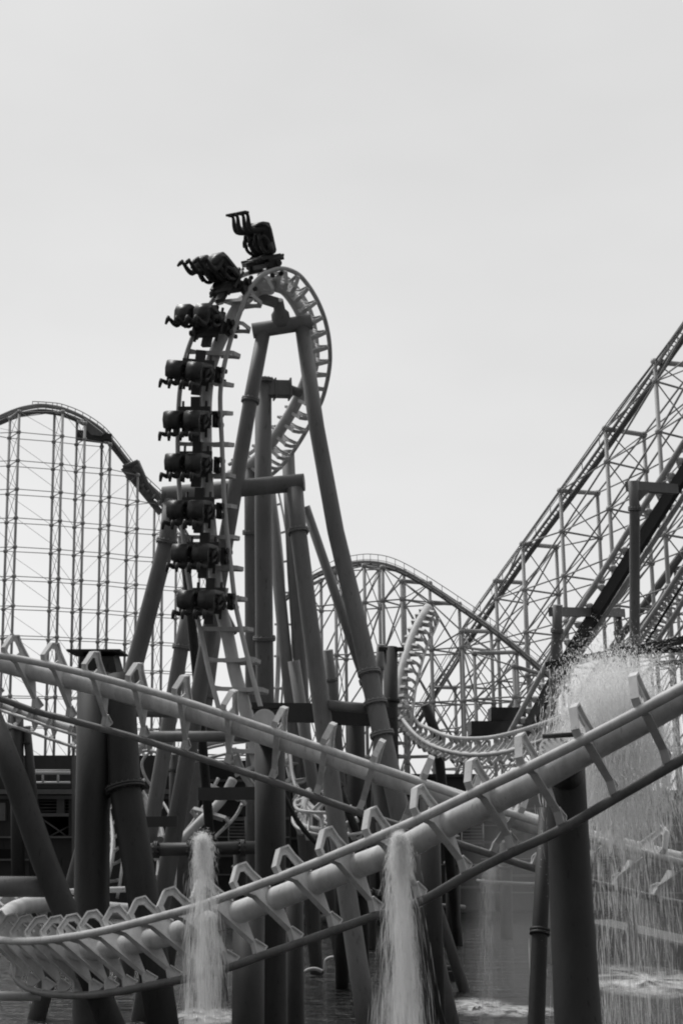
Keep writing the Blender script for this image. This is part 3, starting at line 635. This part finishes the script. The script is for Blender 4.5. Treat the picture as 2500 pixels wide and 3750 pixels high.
# far wooded hill
mb = MB(); N_ = 60
for i in range(N_+1):
    x = -260+520*i/N_; hgt = 9+3.5*math.sin(i*.7)+2.2*math.sin(i*1.9+1)+1.2*random.random()
    mb.v += [Vector((x, 420, 0)), Vector((x, 440, hgt)), Vector((x, 480, hgt*.9))]
for i in range(N_):
    a = i*3; mb.face([a, a+3, a+4, a+1], True); mb.face([a+1, a+4, a+5, a+2], True)
o = mb.build('hills', M['stone']); o['kind'] = 'structure'

# station building, left
t = thing('station_building', 'dark ride station with a pale balcony rail and open bays behind the left columns', 'building', P(250, 3000, 62))
def wallbox(x0, y0, x1, y1, d, dep, m, name, par=None): mb = MB(); box_px(mb, x0, y0, x1, y1, d, dep); return mb.build(name, M[m], par or t)
wallbox(-200, 2766, 700, 2888, 62, 6, 'wall', 'upper_wall'); wallbox(-200, 2890, 700, 2908, 61.6, 6.6, 'ledge', 'roof_ledge')
wallbox(-200, 2912, 700, 2926, 61.8, 6.2, 'wall2', 'fascia')
wallbox(-200, 2926, 145, 3360, 62, 6, 'wall', 'lower_wall'); wallbox(252, 2926, 700, 3360, 62, 6, 'wall', 'lower_wall')
wallbox(145, 3064, 252, 3360, 62, 6, 'wall', 'lower_wall'); wallbox(145, 2926, 252, 3064, 66, .3, 'void', 'open_bay')
wallbox(145, 2978, 252, 2990, 61.9, .4, 'ledge', 'bay_sill'); wallbox(208, 2926, 236, 2978, 61.95, .3, 'wall2', 'bay_pier')
mb = MB(); mb.tube([P(146, 2992, 62.2), P(248, 3064, 62.2)], .035, 6); mb.tube([P(180, 3064, 62.4), P(250, 3028, 62.4)], .035, 6); mb.build('cross_brace', M['ledge'], t)
mb = MB()
for k in range(4): mb.tube([P(146, 2934+12*k, 62.1), P(252, 2934+12*k, 62.1)], .015, 5)
mb.build('bay_bars', M['ledge'], t)
wallbox(-200, 3063, 700, 3069, 61.7, .5, 'ledge', 'ledge_strip'); wallbox(-200, 3146, 112, 3152, 61.7, .5, 'ledge', 'ledge_strip')
wallbox(-20, 3110, 70, 3140, 61.9, .3, 'void', 'low_opening')
mb = MB()
for y in (2830, 2866): mb.tube([P(123, y, 61), P(258, y, 61)], .075 if y < 2850 else .05, 10)
for x in (158, 214): mb.tube([P(x, 2830, 61), P(x, 2866, 61)], .05, 8)
mb.tube([P(123, 2820, 61), P(258, 2820, 61)], .02, 6); mb.build('balcony_rail', M['white'], t)
mb = MB(); mb.beam(P(270, 2640, 60.5), P(270, 3280, 60.5), .12, .12); mb.build('corner_post', M['ledge'], t)
for k, (x0, y0, x1, y1) in enumerate([(-10, 2940, 20, 3005), (512, 2900, 530, 2990), (600, 2790, 640, 2842), (560, 2880, 590, 2900)]):
    wallbox(x0, y0, x1, y1, 61.8, .2, 'ledge', 'wall_panel')
for x0, y0, x1, y1, w_, lab in [(62, 2610, 66, 3000, .55, 'dark post behind the left diagonal leg'), (98, 2660, 122, 2900, .34, 'leaning post in front of the station balcony'), (640, 2760, 636, 3060, .4, 'dark post between the two lower left legs of the loop'), (1395, 2640, 1400, 2960, .6, 'dark column behind the crossing, right of the tall leg')]:
    t = thing('support_post', lab, 'support', P(x1, y1, 56)); mb = MB(); mb.tube([P(x0, y0, 56), P(x1, y1, 56), P(x1+2, 3300, 56)], w_/2, 14); o = mb.build('post', M['beam'], t)
    fb = MB(); flange(fb, P(x0, y0+60, 56), Vector((0, 0, 1)), w_/2, 8, .04); fb.build('flange_ring', M['beam'], t)
def stairs(label, x0, y0, x1, y1, d, n_):
    t = thing('stair_flight', label, 'stairs', P(x0, y1, d))
    for x in (x0, x1): mb = MB(); mb.beam(P(x, y0-10, d+.6), P(x, y1+12, d-.2), .05, .12); mb.build('stringer', M['beam'], t)
    for k in range(n_):
        y = y0+(y1-y0)*k/(n_-1); mb = MB(); mb.beam(P(x0, y, d+.6-.8*k/(n_-1)), P(x1, y, d+.6-.8*k/(n_-1)), .22, .035); mb.build('step', M['wall2'], t)
for lab, pts, r, mm in [
    ('low dark cross pipe over the water behind the second jet', [(1240, 3260, 44), (1540, 3285, 46)], .12, 'beam'),
    ('pale pipe run along the far bank left of the mist', [(1380, 3300, 60), (1700, 3322, 62)], .09, 'ledge'),
    ('level pipe on the far bank between the mist and the right column', [(1745, 3226, 58), (1800, 3232, 58), (1990, 3240, 60)], .08, 'ledge'),
    ('dark diagonal brace behind the crossing of the pale tracks', [(1190, 2760, 42), (1310, 3060, 42)], .12, 'col'),
    ('thin dark diagonal pipe falling from the head plate of the middle column', [(985, 2790, 40), (1085, 3000, 40), (1180, 3110, 40)], .07, 'black')]:
    t = thing('pipe_run', lab, 'pipe', P(*pts[0])); mb = MB(); mb.tube(cr([P(*p) for p in pts], 5), r, 12); mb.build('pipe', M[mm], t)
    fb = MB(); a_ = P(*pts[0]); b_ = P(*pts[1]); flange(fb, a_+(b_-a_)*.4, b_-a_, r, 8, .03); fb.build('coupling', M[mm], t)
for lab, x, y0, y1, d, r in [('far dark pile standing in the pool just left of the faint jet', 1655, 3060, 3400, 58, .3), ('far dark pile in the pool right of the faint jet', 1850, 3080, 3390, 60, .26), ('second far pile behind the first jet', 880, 3080, 3400, 50, .25)]:
    t = sup('pile', lab, x, y1, d, 'support'); leg(t, [(x, y0, d), (x+4, y1, d)], r, m='col', flanges=[.3], name='post', bolts=0)
stairs('metal steps right of the steep back track behind the first jet', 838, 3004, 898, 3078, 50, 7)
stairs('metal steps low behind the foreground track between the second jet and the mist', 1690, 3030, 1768, 3090, 48, 6)
t = thing('storage_tank', 'pale end of a round tank showing between the left legs of the loop', 'tank', P(610, 3080, 46)); mb = MB()
mb.tube([P(586, 3082, 45), P(640, 3062, 47)], .15, 18); mb.tube([P(586, 3082, 45)-fw*.01, P(590, 3080, 45.1)], .165, 18); mb.build('shell', M['ledge'], t)
t = thing('guard_rail', 'thin railing on top of the dark shed behind the falling loop rails', 'railing', P(900, 2790, 65)); mb = MB()
mb.tube([P(690, 2762, 65.5), P(1060, 2770, 65.5)], .035, 6); mb.tube([P(690, 2775, 65.5), P(1060, 2783, 65.5)], .025, 6); mb.build('rail', M['ledge'], t)
for k in range(9): mb = MB(); mb.tube([P(692+46*k, 2762+k, 65.5), P(692+46*k, 2795+k, 65.5)], .03, 6); mb.build('post', M['ledge'], t)
# rear sheds
def shed(label, x0, y0, x1, y1, d, m='wall', rails=4, name='rear_shed'):
    t = thing(name, label, 'building', P((x0+x1)/2, y1, d)); mb = MB(); box_px(mb, x0, y0, x1, y1, d, 6); mb.build('wall', M[m], t)
    mb = MB(); box_px(mb, x0-6, y0-6, x1+6, y0+6, d-.2, 6.5); mb.build('roof_edge', M['wall'], t)
    for k in range(rails):
        y = y0+(y1-y0)*(k+1)/(rails+1)
        mb = MB(); mb.beam(P(x0, y, d-.15), P(x1, y+random.uniform(-3, 3), d-.15), .1, .06 if k % 2 else .12); mb.build('ledge_strip', M['ledge'] if k % 2 else M['wall2'], t)
    for k in range(3):
        x = x0+(x1-x0)*(k+.5)/3; y = y0+(y1-y0)*.35
        mb = MB(); box_px(mb, x-14, y, x+14, y+45, d-.05, .1); fr = mb.build('window', M['void'], t)
    return t
shed('dark shed behind the steep back track and first jet', 690, 2790, 1060, 3340, 66, rails=7)
shed('dark shed wall behind the spiral track', 1060, 2800, 1440, 3340, 68, rails=5)
shed('grey low building under the dip track', 1440, 2840, 1760, 3330, 72, 'wall', rails=5)
shed('long shed behind the right column and big spray', 1760, 2900, 2620, 3330, 74, 'wall', rails=6)
# rock bank / jetty pieces at the waterline
t = thing('jetty', 'dark low jetty running toward the right edge behind the fall of spray', 'jetty', PZ(2300, 3450, 0))
mb = MB(); a, b = PZ(2180, 3372, 1.0), PZ(2620, 3470, 1.0); mb.beam(a, b, 1.2, .08); mb.build('deck', M['wall2'], t)
mb = MB()
for k in range(9): p = a+(b-a)*(k+.5)/9; mb.tube([p, Vector((p.x, p.y, -.5))], .12, 10)
mb.build('pile_row', M['col'], t); o = mb.build('shade_boards', M['col'], t)
bpy.data.objects.remove(o)
mb = MB(); q = Vector((0, 0, .55)); mb.beam(a-q, b-q, .2, .8); mb.build('side_boards', M['col'], t)
def pipe_bend(label, pts, r, m='far'):
    t = thing('pipe_bend', label, 'pipe', P(*pts[0])); mb = MB(); mb.tube(cr([P(*p) for p in pts], 6), r, 12); mb.build('pipe', M[m], t); return t
def goose(label, x, y, dx, r, m='loop', hgt=.35):      # outlet pipe rising from the pool and bending over
    q = PZ(x, y, hgt); t = thing('outlet_pipe', label, 'pipe', Vector((q.x, q.y, 0))); mb = MB()
    mb.tube(cr([Vector((q.x, q.y, -.6)), Vector((q.x, q.y, hgt*.5)), Vector((q.x+dx*.15, q.y, hgt)), Vector((q.x+dx*.6, q.y, hgt*1.15)), Vector((q.x+dx, q.y, hgt*.9))], 6), r, 14); mb.build('pipe', M[m], t)
    e = MB(); p_ = Vector((q.x+dx, q.y, hgt*.9)); e.tube([p_, p_+Vector((dx*.08, 0, -.03))], r*1.35, 14); e.build('nozzle', M['beam'], t)
goose('low outlet pipe bending right beside the middle column', 1112, 3555, .6, .06)
goose('second low outlet pipe just above and right of the first', 1190, 3512, .5, .055)
goose('outlet pipe hooking left at the bottom left of the middle column', 1020, 3650, -.45, .07)
t = thing('level_tube', 'level pipe low at the left edge under the foreground track', 'pipe', P(0, 3645, 27)); mb = MB(); mb.tube([P(-90, 3645, 27), P(150, 3650, 27.3)], .085, 14); mb.build('tube', M['loop'], t)
t = thing('buoy_box', 'small dark floating box on the water left of the mist', 'float', PZ(1620, 3580, 0))
p = PZ(1625, 3590, 0)
mb = MB(); mb.obox(p+Vector((0, 0, .15)), Vector((.35, 0, 0)), Vector((0, .3, 0)), Vector((0, 0, .15))); mb.tube([p+Vector((-.25, 0, .33)), p+Vector((.3, 0, .36))], .12, 12); mb.build('hull', M['black'], t)

# ------------------------------------------------------------------ fountains
def jet(name, label, org, vz, vxy, n, w_, m, dirv=Vector((0, 0, 0)), head=.06, dur=(.03, .12), cat='water jet', zend=-.05, seed=1, groups=60, vlow=.2, early=.35, turb=.05, core=.35, drag=0.0, rope=.09):
    rnd = random.Random(seed); mb = MB(); g = 9.81; G_ = []
    for k in range(groups):          # the water leaves in ropes and lumps: every group has its own throw and its own ragged moments
        ph = rnd.uniform(0, 2*math.pi); rad = rnd.random()**.6; kind = rnd.random()
        G_.append((ph, rad*(core if kind < .5 else 1.0), rnd.uniform(vlow, 1.0), [rnd.random() for _ in range(3)], rnd.uniform(.02, .12), rnd.uniform(0, 6.28), rnd.uniform(5, 12)))
    for i in range(n):
        ph, rad, kz, ts, sp_, p0, wv = G_[int(rnd.random()**1.3*groups)]
        o = org+Vector((rnd.gauss(0, head), rnd.gauss(0, head), rnd.gauss(0, head)))
        v = dirv+Vector((math.cos(ph)*rad*vxy+rnd.gauss(0, vxy*rope), math.sin(ph)*rad*vxy+rnd.gauss(0, vxy*rope), vz*(kz+rnd.gauss(0, .05))))
        T_ = (v.z+math.sqrt(v.z*v.z+2*g*(o.z-zend)))/g; lat = Vector((v.x-dirv.x, v.y-dirv.y, 0)); vr = v-lat
        D_ = (lambda t: (1-math.exp(-drag*t))/drag) if drag else (lambda t: t)
        q = rnd.random()
        if q < early: t0 = T_*rnd.random()*(.62 if drag > 1 else .3)
        elif q < early+.35: t0 = T_*min(.98, max(0, rnd.choice(ts)+rnd.gauss(0, sp_)))
        else: t0 = T_*rnd.random()*.98
        fr = t0/T_; dt = rnd.uniform(*dur)*(.3+.9*fr); ww = w_*rnd.uniform(.35, 1.6)*(1.25-.7*fr); a = rnd.uniform(-.9, .9)
        side = (Vector((math.cos(a), math.sin(a), rnd.uniform(-.3, .3))))*ww
        wob = turb*fr*Vector((math.sin(p0+wv*t0), math.cos(p0*2+wv*t0), 0))
        b = len(mb.v); K = 3; kx = Vector((rnd.gauss(0, .003), rnd.gauss(0, .003), 0))
        for k in range(K+1):
            tt = t0+dt*k/K; p = o+wob+kx*(k*k)+vr*tt+lat*D_(tt)+Vector((0, 0, -.5*g*tt*tt))
            if p.z < zend: p.z = zend
            f = (.25, 1.0, .8, .12)[k]
            mb.v += [p-side*f, p+side*f]
        for k in range(K): qd = b+2*k; mb.face([qd, qd+1, qd+3, qd+2])
        if i % 3 == 0:
            tt = T_*rnd.random(); p = o+(vr*tt+lat*D_(tt))*1.06+Vector((rnd.gauss(0, .04), rnd.gauss(0, .04), -.5*g*tt*tt)); s_ = w_*rnd.uniform(.3, .95)
            if p.z > 0: mb.add([p+Vector((s_, 0, 0)), p+Vector((-s_, 0, 0)), p+Vector((0, 0, s_*1.6)), p+Vector((0, s_, -s_))], [(0, 1, 2), (0, 1, 3), (0, 2, 3), (1, 2, 3)])
    o = mb.build(name, M[m]); return tag(o, label, cat)
jet('water_jet', 'white water jet tumbling past the foreground track on the left', P(740, 3085, 21.6), 1.5, .50, 15000, .0038, 'jet', head=.045, seed=3, groups=30, early=.42, dur=(.03, .12), core=.3, rope=.05)
jet('water_jet', 'brighter water jet falling in front of the foreground track in the middle', P(1462, 3072, 19.0), 1.0, .52, 20000, .0038, 'jet', head=.04, seed=5, groups=36, early=.40, dur=(.03, .12), core=.4, rope=.055)
jet('water_jet', 'faint misty jet left of the slim black leg', P(1800, 3180, 34), 1.5, .35, 4200, .009, 'mist', head=.1, seed=8, dirv=Vector((-.25, 0, 0)))
jet('water_plume', 'great spreading plume of spray behind the foreground track on the right', P(2250, 2900, 23.2), 6.5, 2.1, 78000, .0055, 'plume', head=.16, seed=11, groups=420, vlow=.62, early=.94, dur=(.02, .07), cat='water plume', turb=.12, core=.8, drag=1.7)
jet('water_arc', 'thin sheet of water arching over to the right edge above the plume', P(2200, 2700, 23.5), 5.2, .35, 3000, .006, 'spray', dirv=Vector((2.3, 0, 0)), head=.05, seed=13, cat='water plume', vlow=.8)
jet('falling_spray', 'veil of falling spray at the right edge under the descending track', P(2330, 2900, 22.0), 2.0, 1.1, 1500, .004, 'spray', head=.3, seed=17, cat='water plume', groups=60, drag=.8, dur=(.05, .14))
# foam where jets land
def foam_mat():
    m = bpy.data.materials.new('foam_film'); m.use_nodes = True; n = m.node_tree; n.nodes.clear(); k = n.links.new
    o = n.nodes.new('ShaderNodeOutputMaterial'); mx = n.nodes.new('ShaderNodeMixShader'); tr = n.nodes.new('ShaderNodeBsdfTransparent'); df = n.nodes.new('ShaderNodeBsdfDiffuse'); df.inputs[0].default_value = (.85, .85, .85, 1)
    uv = n.nodes.new('ShaderNodeTexCoord'); gr = n.nodes.new('ShaderNodeTexGradient'); gr.gradient_type = 'SPHERICAL'
    mp_ = n.nodes.new('ShaderNodeMapping'); mp_.inputs['Location'].default_value = (-1, -1, 0); mp_.inputs['Scale'].default_value = (2, 2, 1)
    nz_ = n.nodes.new('ShaderNodeTexNoise'); nz_.inputs['Scale'].default_value = 5; nz_.inputs['Detail'].default_value = 9; nz_.inputs['Roughness'].default_value = .7
    ps = n.nodes.new('ShaderNodeNewGeometry')
    mu = n.nodes.new('ShaderNodeMath'); mu.operation = 'MULTIPLY'; mr_ = n.nodes.new('ShaderNodeMapRange'); mr_.inputs['From Min'].default_value = .10; mr_.inputs['From Max'].default_value = .40; mr_.inputs['To Max'].default_value = .95
    k(uv.outputs['Generated'], mp_.inputs[0]); k(mp_.outputs[0], gr.inputs[0]); k(ps.outputs['Position'], nz_.inputs[0]); k(gr.outputs['Fac'], mu.inputs[0]); k(nz_.outputs[0], mu.inputs[1])
    k(mu.outputs[0], mr_.inputs[0]); k(mr_.outputs[0], mx.inputs[0]); k(tr.outputs[0], mx.inputs[1]); k(df.outputs[0], mx.inputs[2]); k(mx.outputs[0], o.inputs[0]); return m
M['foamfilm'] = foam_mat()
def foam(label, x, y, rx, ry, seed):
    c = PZ(x, y, .02); mb = MB(); n = 24; rnd = random.Random(seed)
    t = bpy.data.meshes.new('foam_patch'); vs = [(0, 0, .05)]; fs = []
    for r in range(1, 7):
        for k in range(n): a = 2*math.pi*k/n; f = r/6; vs.append((math.cos(a)*rx*f, math.sin(a)*ry*f, .03+(.10*rnd.random()*(1-f) if r < 6 else 0)))
    for k in range(n):
        fs.append((0, 1+k, 1+(k+1) % n))
        for r in range(5): a = 1+r*n; fs.append((a+k, a+n+k, a+n+(k+1) % n, a+(k+1) % n))
    t.from_pydata(vs, [], fs); t.materials.append(M['foamfilm']); t.polygons.foreach_set('use_smooth', [True]*len(fs)); o = bpy.data.objects.new('foam_patch', t); C.objects.link(o); o.location = (c.x, c.y, 0)
    return tag(o, label, 'foam')
foam('bright patch of foam on the water left of the slim black leg', 1755, 3688, 1.3, 2.6, 1)
foam('fainter foam streak on the water between the bright patch and the slim black leg', 1900, 3705, 1.6, 1.6, 2)
foam('wide foam at the foot of the falling spray near the right edge', 2370, 3590, 3.2, 6.0, 3)
foam('ring of foam where the left jet lands', 740, 3730, 1.4, 3.0, 4)
# drifting mist: soft closed bodies of fine droplets, thinning outward
def mist(label, c, sx, sy, sz, dens, layers=6):
    root = thing('mist', label, 'mist', c); root['kind'] = 'stuff'
    m = bpy.data.materials.new('mist_air'); m.use_nodes = True; n = m.node_tree; n.nodes.clear()
    o_ = n.nodes.new('ShaderNodeOutputMaterial'); pv = n.nodes.new('ShaderNodeVolumePrincipled'); pv.inputs['Color'].default_value = (.97, .97, .97, 1); pv.inputs['Density'].default_value = dens/layers
    n.links.new(pv.outputs[0], o_.inputs['Volume'])
    for k in range(layers):
        f = (1-k/layers)**1.1; mb = MB(); mb.ball((0, 0, 0), 1, 20); mb.v = [Vector((c.x+v.x*sx*f, c.y+v.y*sy*f, c.z+v.z*sz*f)) for v in mb.v]
        o = mb.build('mist_layer', m, root)
mist('soft grey mist standing on the water left of the slim black leg', PZ(1890, 3650, .5)+Vector((0, 0, 1.5)), 1.5, 6.0, 5.2, .042, 8)
mist('soft mist around the foot of the plume at the right edge', P(2350, 3250, 27), 3.6, 4.5, 4.6, .045, 6)
# ------------------------------------------------------------------ train on the loop
def frame_at(f):
    c1, c2, Ns, Ts = LOOP; i = min(len(c1)-2, int(f)); a = f-i
    lp = lambda q: q[i]*(1-a)+q[i+1]*a
    A, B = lp(c1), lp(c2); N = lp(Ns).normalized(); T = -lp(Ts)      # train heads down the left side
    U = (B-A).normalized(); T = (T-U*T.dot(U)).normalized(); Z = -N; Z = (Z-U*Z.dot(U)-T*Z.dot(T)).normalized()
    X = T.cross(Z)
    return (A+B)/2, X, T, Z

def car_parts():
    V = Vector; out = {}
    mb = MB(); mb.obox(V((0, 0, .14)), V((.40, 0, 0)), V((0, .16, 0)), V((0, 0, .07))); mb.obox(V((0, 0, .26)), V((.13, 0, 0)), V((0, .62, 0)), V((0, 0, .06))); mb.obox(V((0, -.05, .36)), V((.46, 0, 0)), V((0, .30, 0)), V((0, 0, .045)))
    for s in (-1, 1): mb.tube([V((s*.34, -.5, .34)), V((s*.34, .5, .34))], .04, 8)
    mb.tube([V((-.45, 0, .3)), V((.45, 0, .3))], .06, 10); mb.plate([V((-.30, -.25, .3)), V((.30, -.25, .3)), V((.38, .1, .42)), V((.30, .35, .3)), V((-.30, .35, .3)), V((-.38, .1, .42))], V((0, 0, .05)))
    out['chassis'] = mb
    for s in (-1, 1):
        mb = MB(); x = .625*s
        mb.obox(V((x-.11*s, 0, .10)), V((.04, 0, 0)), V((0, .22, 0)), V((0, 0, .14)))
        for yy in (-.14, .14):
            mb.tube([V((x-.03, yy, .155)), V((x+.03, yy, .155))], .085, 14); mb.tube([V((x-.03, yy, -.14)), V((x+.03, yy, -.14))], .065, 14)
            mb.tube([V((x-.15*s, yy, -.02)), V((x-.15*s, yy, .02))], .06, 14)
        out['wheel_assembly%d' % s] = mb
    for s in (-1, 1):
        x = .30*s; mb = MB(); w_ = .215
        prof = [(-.14, .42), (-.22, .50), (-.20, 1.10), (-.16, 1.30), (.05, 1.36), (.28, 1.30), (.30, 1.24), (.08, 1.24), (-.06, 1.18), (-.10, .60), (-.08, .44)]
        mb.plate([V((x, y, z)) for y, z in prof], V((w_, 0, 0)))
        for q in (-1, 1): mb.obox(V((x+q*(w_-.01), -.06, .60)), V((.03, 0, 0)), V((0, .10, 0)), V((0, 0, .16)))
        mb.tube([V((x, -.1, .30)), V((x, -.16, .5))], .05, 8)
        out['seat%d' % s] = mb
        rb = MB()
        for q in (-1, 1):
            rb.tube(cr([V((x+q*.12, -.14, .46)), V((x+q*.14, .06, .50)), V((x+q*.14, .20, .66)), V((x+q*.12, .20, .95)), V((x+q*.07, .17, 1.08))], 4), .05, 10)
        rb.tube([V((x-.1, .18, 1.06)), V((x+.1, .18, 1.06))], .05, 10)
        out['restraint%d' % s] = rb
    return out
CP = car_parts(); CM = {}
def mesh_of(mb, name, m, bev=0):
    me = bpy.data.meshes.new(name); me.from_pydata([tuple(v) for v in mb.v], [], mb.f); me.polygons.foreach_set('use_smooth', mb.s); me.materials.append(m)
    if bev:
        import bmesh
        bm = bmesh.new(); bm.from_mesh(me); bmesh.ops.bevel(bm, geom=bm.edges[:], offset=bev, segments=2, affect='EDGES', clamp_overlap=True); bm.to_mesh(me); bm.free()
        for p_ in me.polygons: p_.use_smooth = True
    return me
for k_, mb in CP.items():
    nm = ''.join(c for c in k_ if not (c.isdigit() or c == '-')); CM[k_] = (nm, mesh_of(mb, nm, M['black'] if nm in ('wheel_assembly',) else M['beam'] if nm == 'chassis' else M['seat'] if nm == 'seat' else M['beam'], .03 if nm == 'seat' else 0))

def skin_mesh(name, verts, edges, radii, m, sub=1):
    me = bpy.data.meshes.new(name+'_cage'); me.from_pydata(verts, edges, []); ob = bpy.data.objects.new('cage', me); C.objects.link(ob)
    md = ob.modifiers.new('s', 'SKIN'); md.use_smooth_shade = True
    for i, r in enumerate(radii): me.skin_vertices[0].data[i].radius = (r, r) if not isinstance(r, tuple) else r
    me.skin_vertices[0].data[0].use_root = True
    sb = ob.modifiers.new('b', 'SUBSURF'); sb.levels = sub; sb.render_levels = sub
    dg = bpy.context.evaluated_depsgraph_get(); ev = ob.evaluated_get(dg); r = bpy.data.meshes.new_from_object(ev); r.name = name
    r.materials.clear(); r.materials.append(m)
    for p_ in r.polygons: p_.use_smooth = True
    bpy.data.objects.remove(ob); bpy.data.meshes.remove(me); return r

# rider in car axes: x across, y forward, z away from the track (down for the rider)
def rider_meshes():
    v = [(0, -.02, 1.16), (0, -.04, 1.02), (0, -.03, .88), (0, -.02, .76), (0, -.01, .68), (0, .0, .60), (0, .005, .50), (0, .0, .44)]
    r = [.115, .12, .13, .12, .05, .062, .078, .05]
    e = [(i, i+1) for i in range(7)]
    for s in (-1, 1):
        b = len(v)
        v += [(s*.09, .02, 1.17), (s*.11, .26, 1.16), (s*.12, .44, 1.18), (s*.125, .46, 1.38), (s*.13, .43, 1.60), (s*.13, .46, 1.66), (s*.135, .60, 1.68)]
        r += [.09, .078, .062, .05, .036, .04, .03]
        e += [(0, b)]+[(b+i, b+i+1) for i in range(6)]
        b = len(v)
        v += [(s*.17, -.02, .74), (s*.21, .02, .84), (s*.22, .12, .98), (s*.17, .24, .88), (s*.15, .27, .80)]
        r += [.06, .046, .038, .028, .026]
        e += [(3, b)]+[(b+i, b+i+1) for i in range(4)]
        hand = b+4
        for k in range(4):
            f = len(v); dx = (-.024+.016*k)*s
            v += [(s*.15+dx, .285, .765), (s*.15+dx-.004*s, .275, .735-.004*k), (s*.14+dx, .25, .725)]; r += [.0095, .009, .008]
            e += [(hand, f), (f, f+1), (f+1, f+2)]
        f = len(v); v += [(s*.12, .265, .785), (s*.11, .25, .76)]; r += [.0105, .009]; e += [(hand, f), (f, f+1)]
    return skin_mesh('body', v, e, [q_*(1.4 if q_ > .02 else 1.15) for q_ in r], M['cloth1'])
BODY = rider_meshes()
mb = MB()   # hair cap
for i in range(5):
    pass
hv = MB(); hv.ball((0, -.03, .485), .095, 12); hv.v = [Vector((p.x*.95, p.y, .485+(p.z-.485)*1.0)) for p in hv.v]
HAIR = mesh_of(hv, 'hair', M['hair'])
fv = MB(); fv.ball((0, .04, .54), .062, 10); fv.tube([Vector((0, .095, .54)), Vector((0, .115, .565))], [.008, .014], 6)
for s in (-1, 1): fv.ball((s*.03, .092, .525), .012, 6); fv.ball((s*.082, -.01, .545), .02, 6)
FACE = mesh_of(fv, 'face', M['skin'])
sv = MB(); sv.tube([Vector((0, -.03, .745)), Vector((0, -.035, .9)), Vector((0, -.03, 1.1))], [.135, .15, .135], 14)
SHIRT = {}
for k_, mm in (('a', 'cloth2'), ('b', 'cloth1'), ('c', 'cloth3')): SHIRT[k_] = mesh_of(sv, 'shirt', M[mm])
sh = {}
for s in (-1, 1):
    b_ = MB(); b_.tube([Vector((s*.13, .40, 1.66)), Vector((s*.13, .50, 1.69)), Vector((s*.137, .64, 1.70))], [.045, .05, .035], 10); sh[s] = mesh_of(b_, 'shoe', M['black'])

places = ['car highest on the loop', 'second car from the top', 'third car from the top', 'fourth car from the top', 'fifth car from the top', 'sixth car from the top', 'seventh car from the top', 'eighth car from the top', 'lowest car of the train']
# arc length positions on the loop
c1_, c2_ = LOOP[0], LOOP[1]; cum = [0]
for i in range(1, len(c1_)): cum.append(cum[-1]+(((c1_[i]+c2_[i])-(c1_[i-1]+c2_[i-1]))/2).length)
top_i = 19.4*6; s0 = cum[int(top_i)]
def at_s(s_):
    for i in range(len(cum)-1):
        if cum[i+1] >= s_: return i+(s_-cum[i])/(cum[i+1]-cum[i])
    return len(cum)-2
for ci in range(9):
    f = at_s(s0+.05-ci*1.27); o_, X, Y, Z = frame_at(f)
    mw = Matrix(((X.x, Y.x, Z.x, o_.x), (X.y, Y.y, Z.y, o_.y), (X.z, Y.z, Z.z, o_.z), (0, 0, 0, 1)))
    t = thing('coaster_car', 'two-seat coaster car, '+places[ci]+', riders outward', 'coaster car', (0, 0, 0), 'cars of the train on the loop'); t.matrix_world = mw
    seats = {}
    for k_ in ('chassis', 'wheel_assembly-1', 'wheel_assembly1', 'seat-1', 'seat1'):
        nm, me = CM[k_]; o = bpy.data.objects.new(nm, me); C.objects.link(o); o.parent = t; seats[k_] = o
    for s in (-1, 1):
        nm, me = CM['restraint%d' % s]; o = bpy.data.objects.new('restraint', me); C.objects.link(o); o.parent = seats['seat%d' % s]
    for s in (-1, 1):
        kk = random.choice('abc') if ci else ('a' if s > 0 else 'c')
        shade = {'a': 'pale top', 'b': 'dark top', 'c': 'mid-grey top'}[kk]
        p_ = bpy.data.objects.new('person', BODY); C.objects.link(p_)
        p_.matrix_world = mw @ Matrix.Translation((.30*s, 0, 0))
        tag(p_, 'rider in %s, %s seat of the %s' % (shade, 'left' if s < 0 else 'right', places[ci]), 'person', 'riders of the train on the loop')
        for me, nm in ((SHIRT[kk], 'shirt'), (HAIR, 'hair'), (FACE, 'face'), (sh[-1], 'shoe'), (sh[1], 'shoe')):
            o = bpy.data.objects.new(nm, me); C.objects.link(o); o.parent = p_
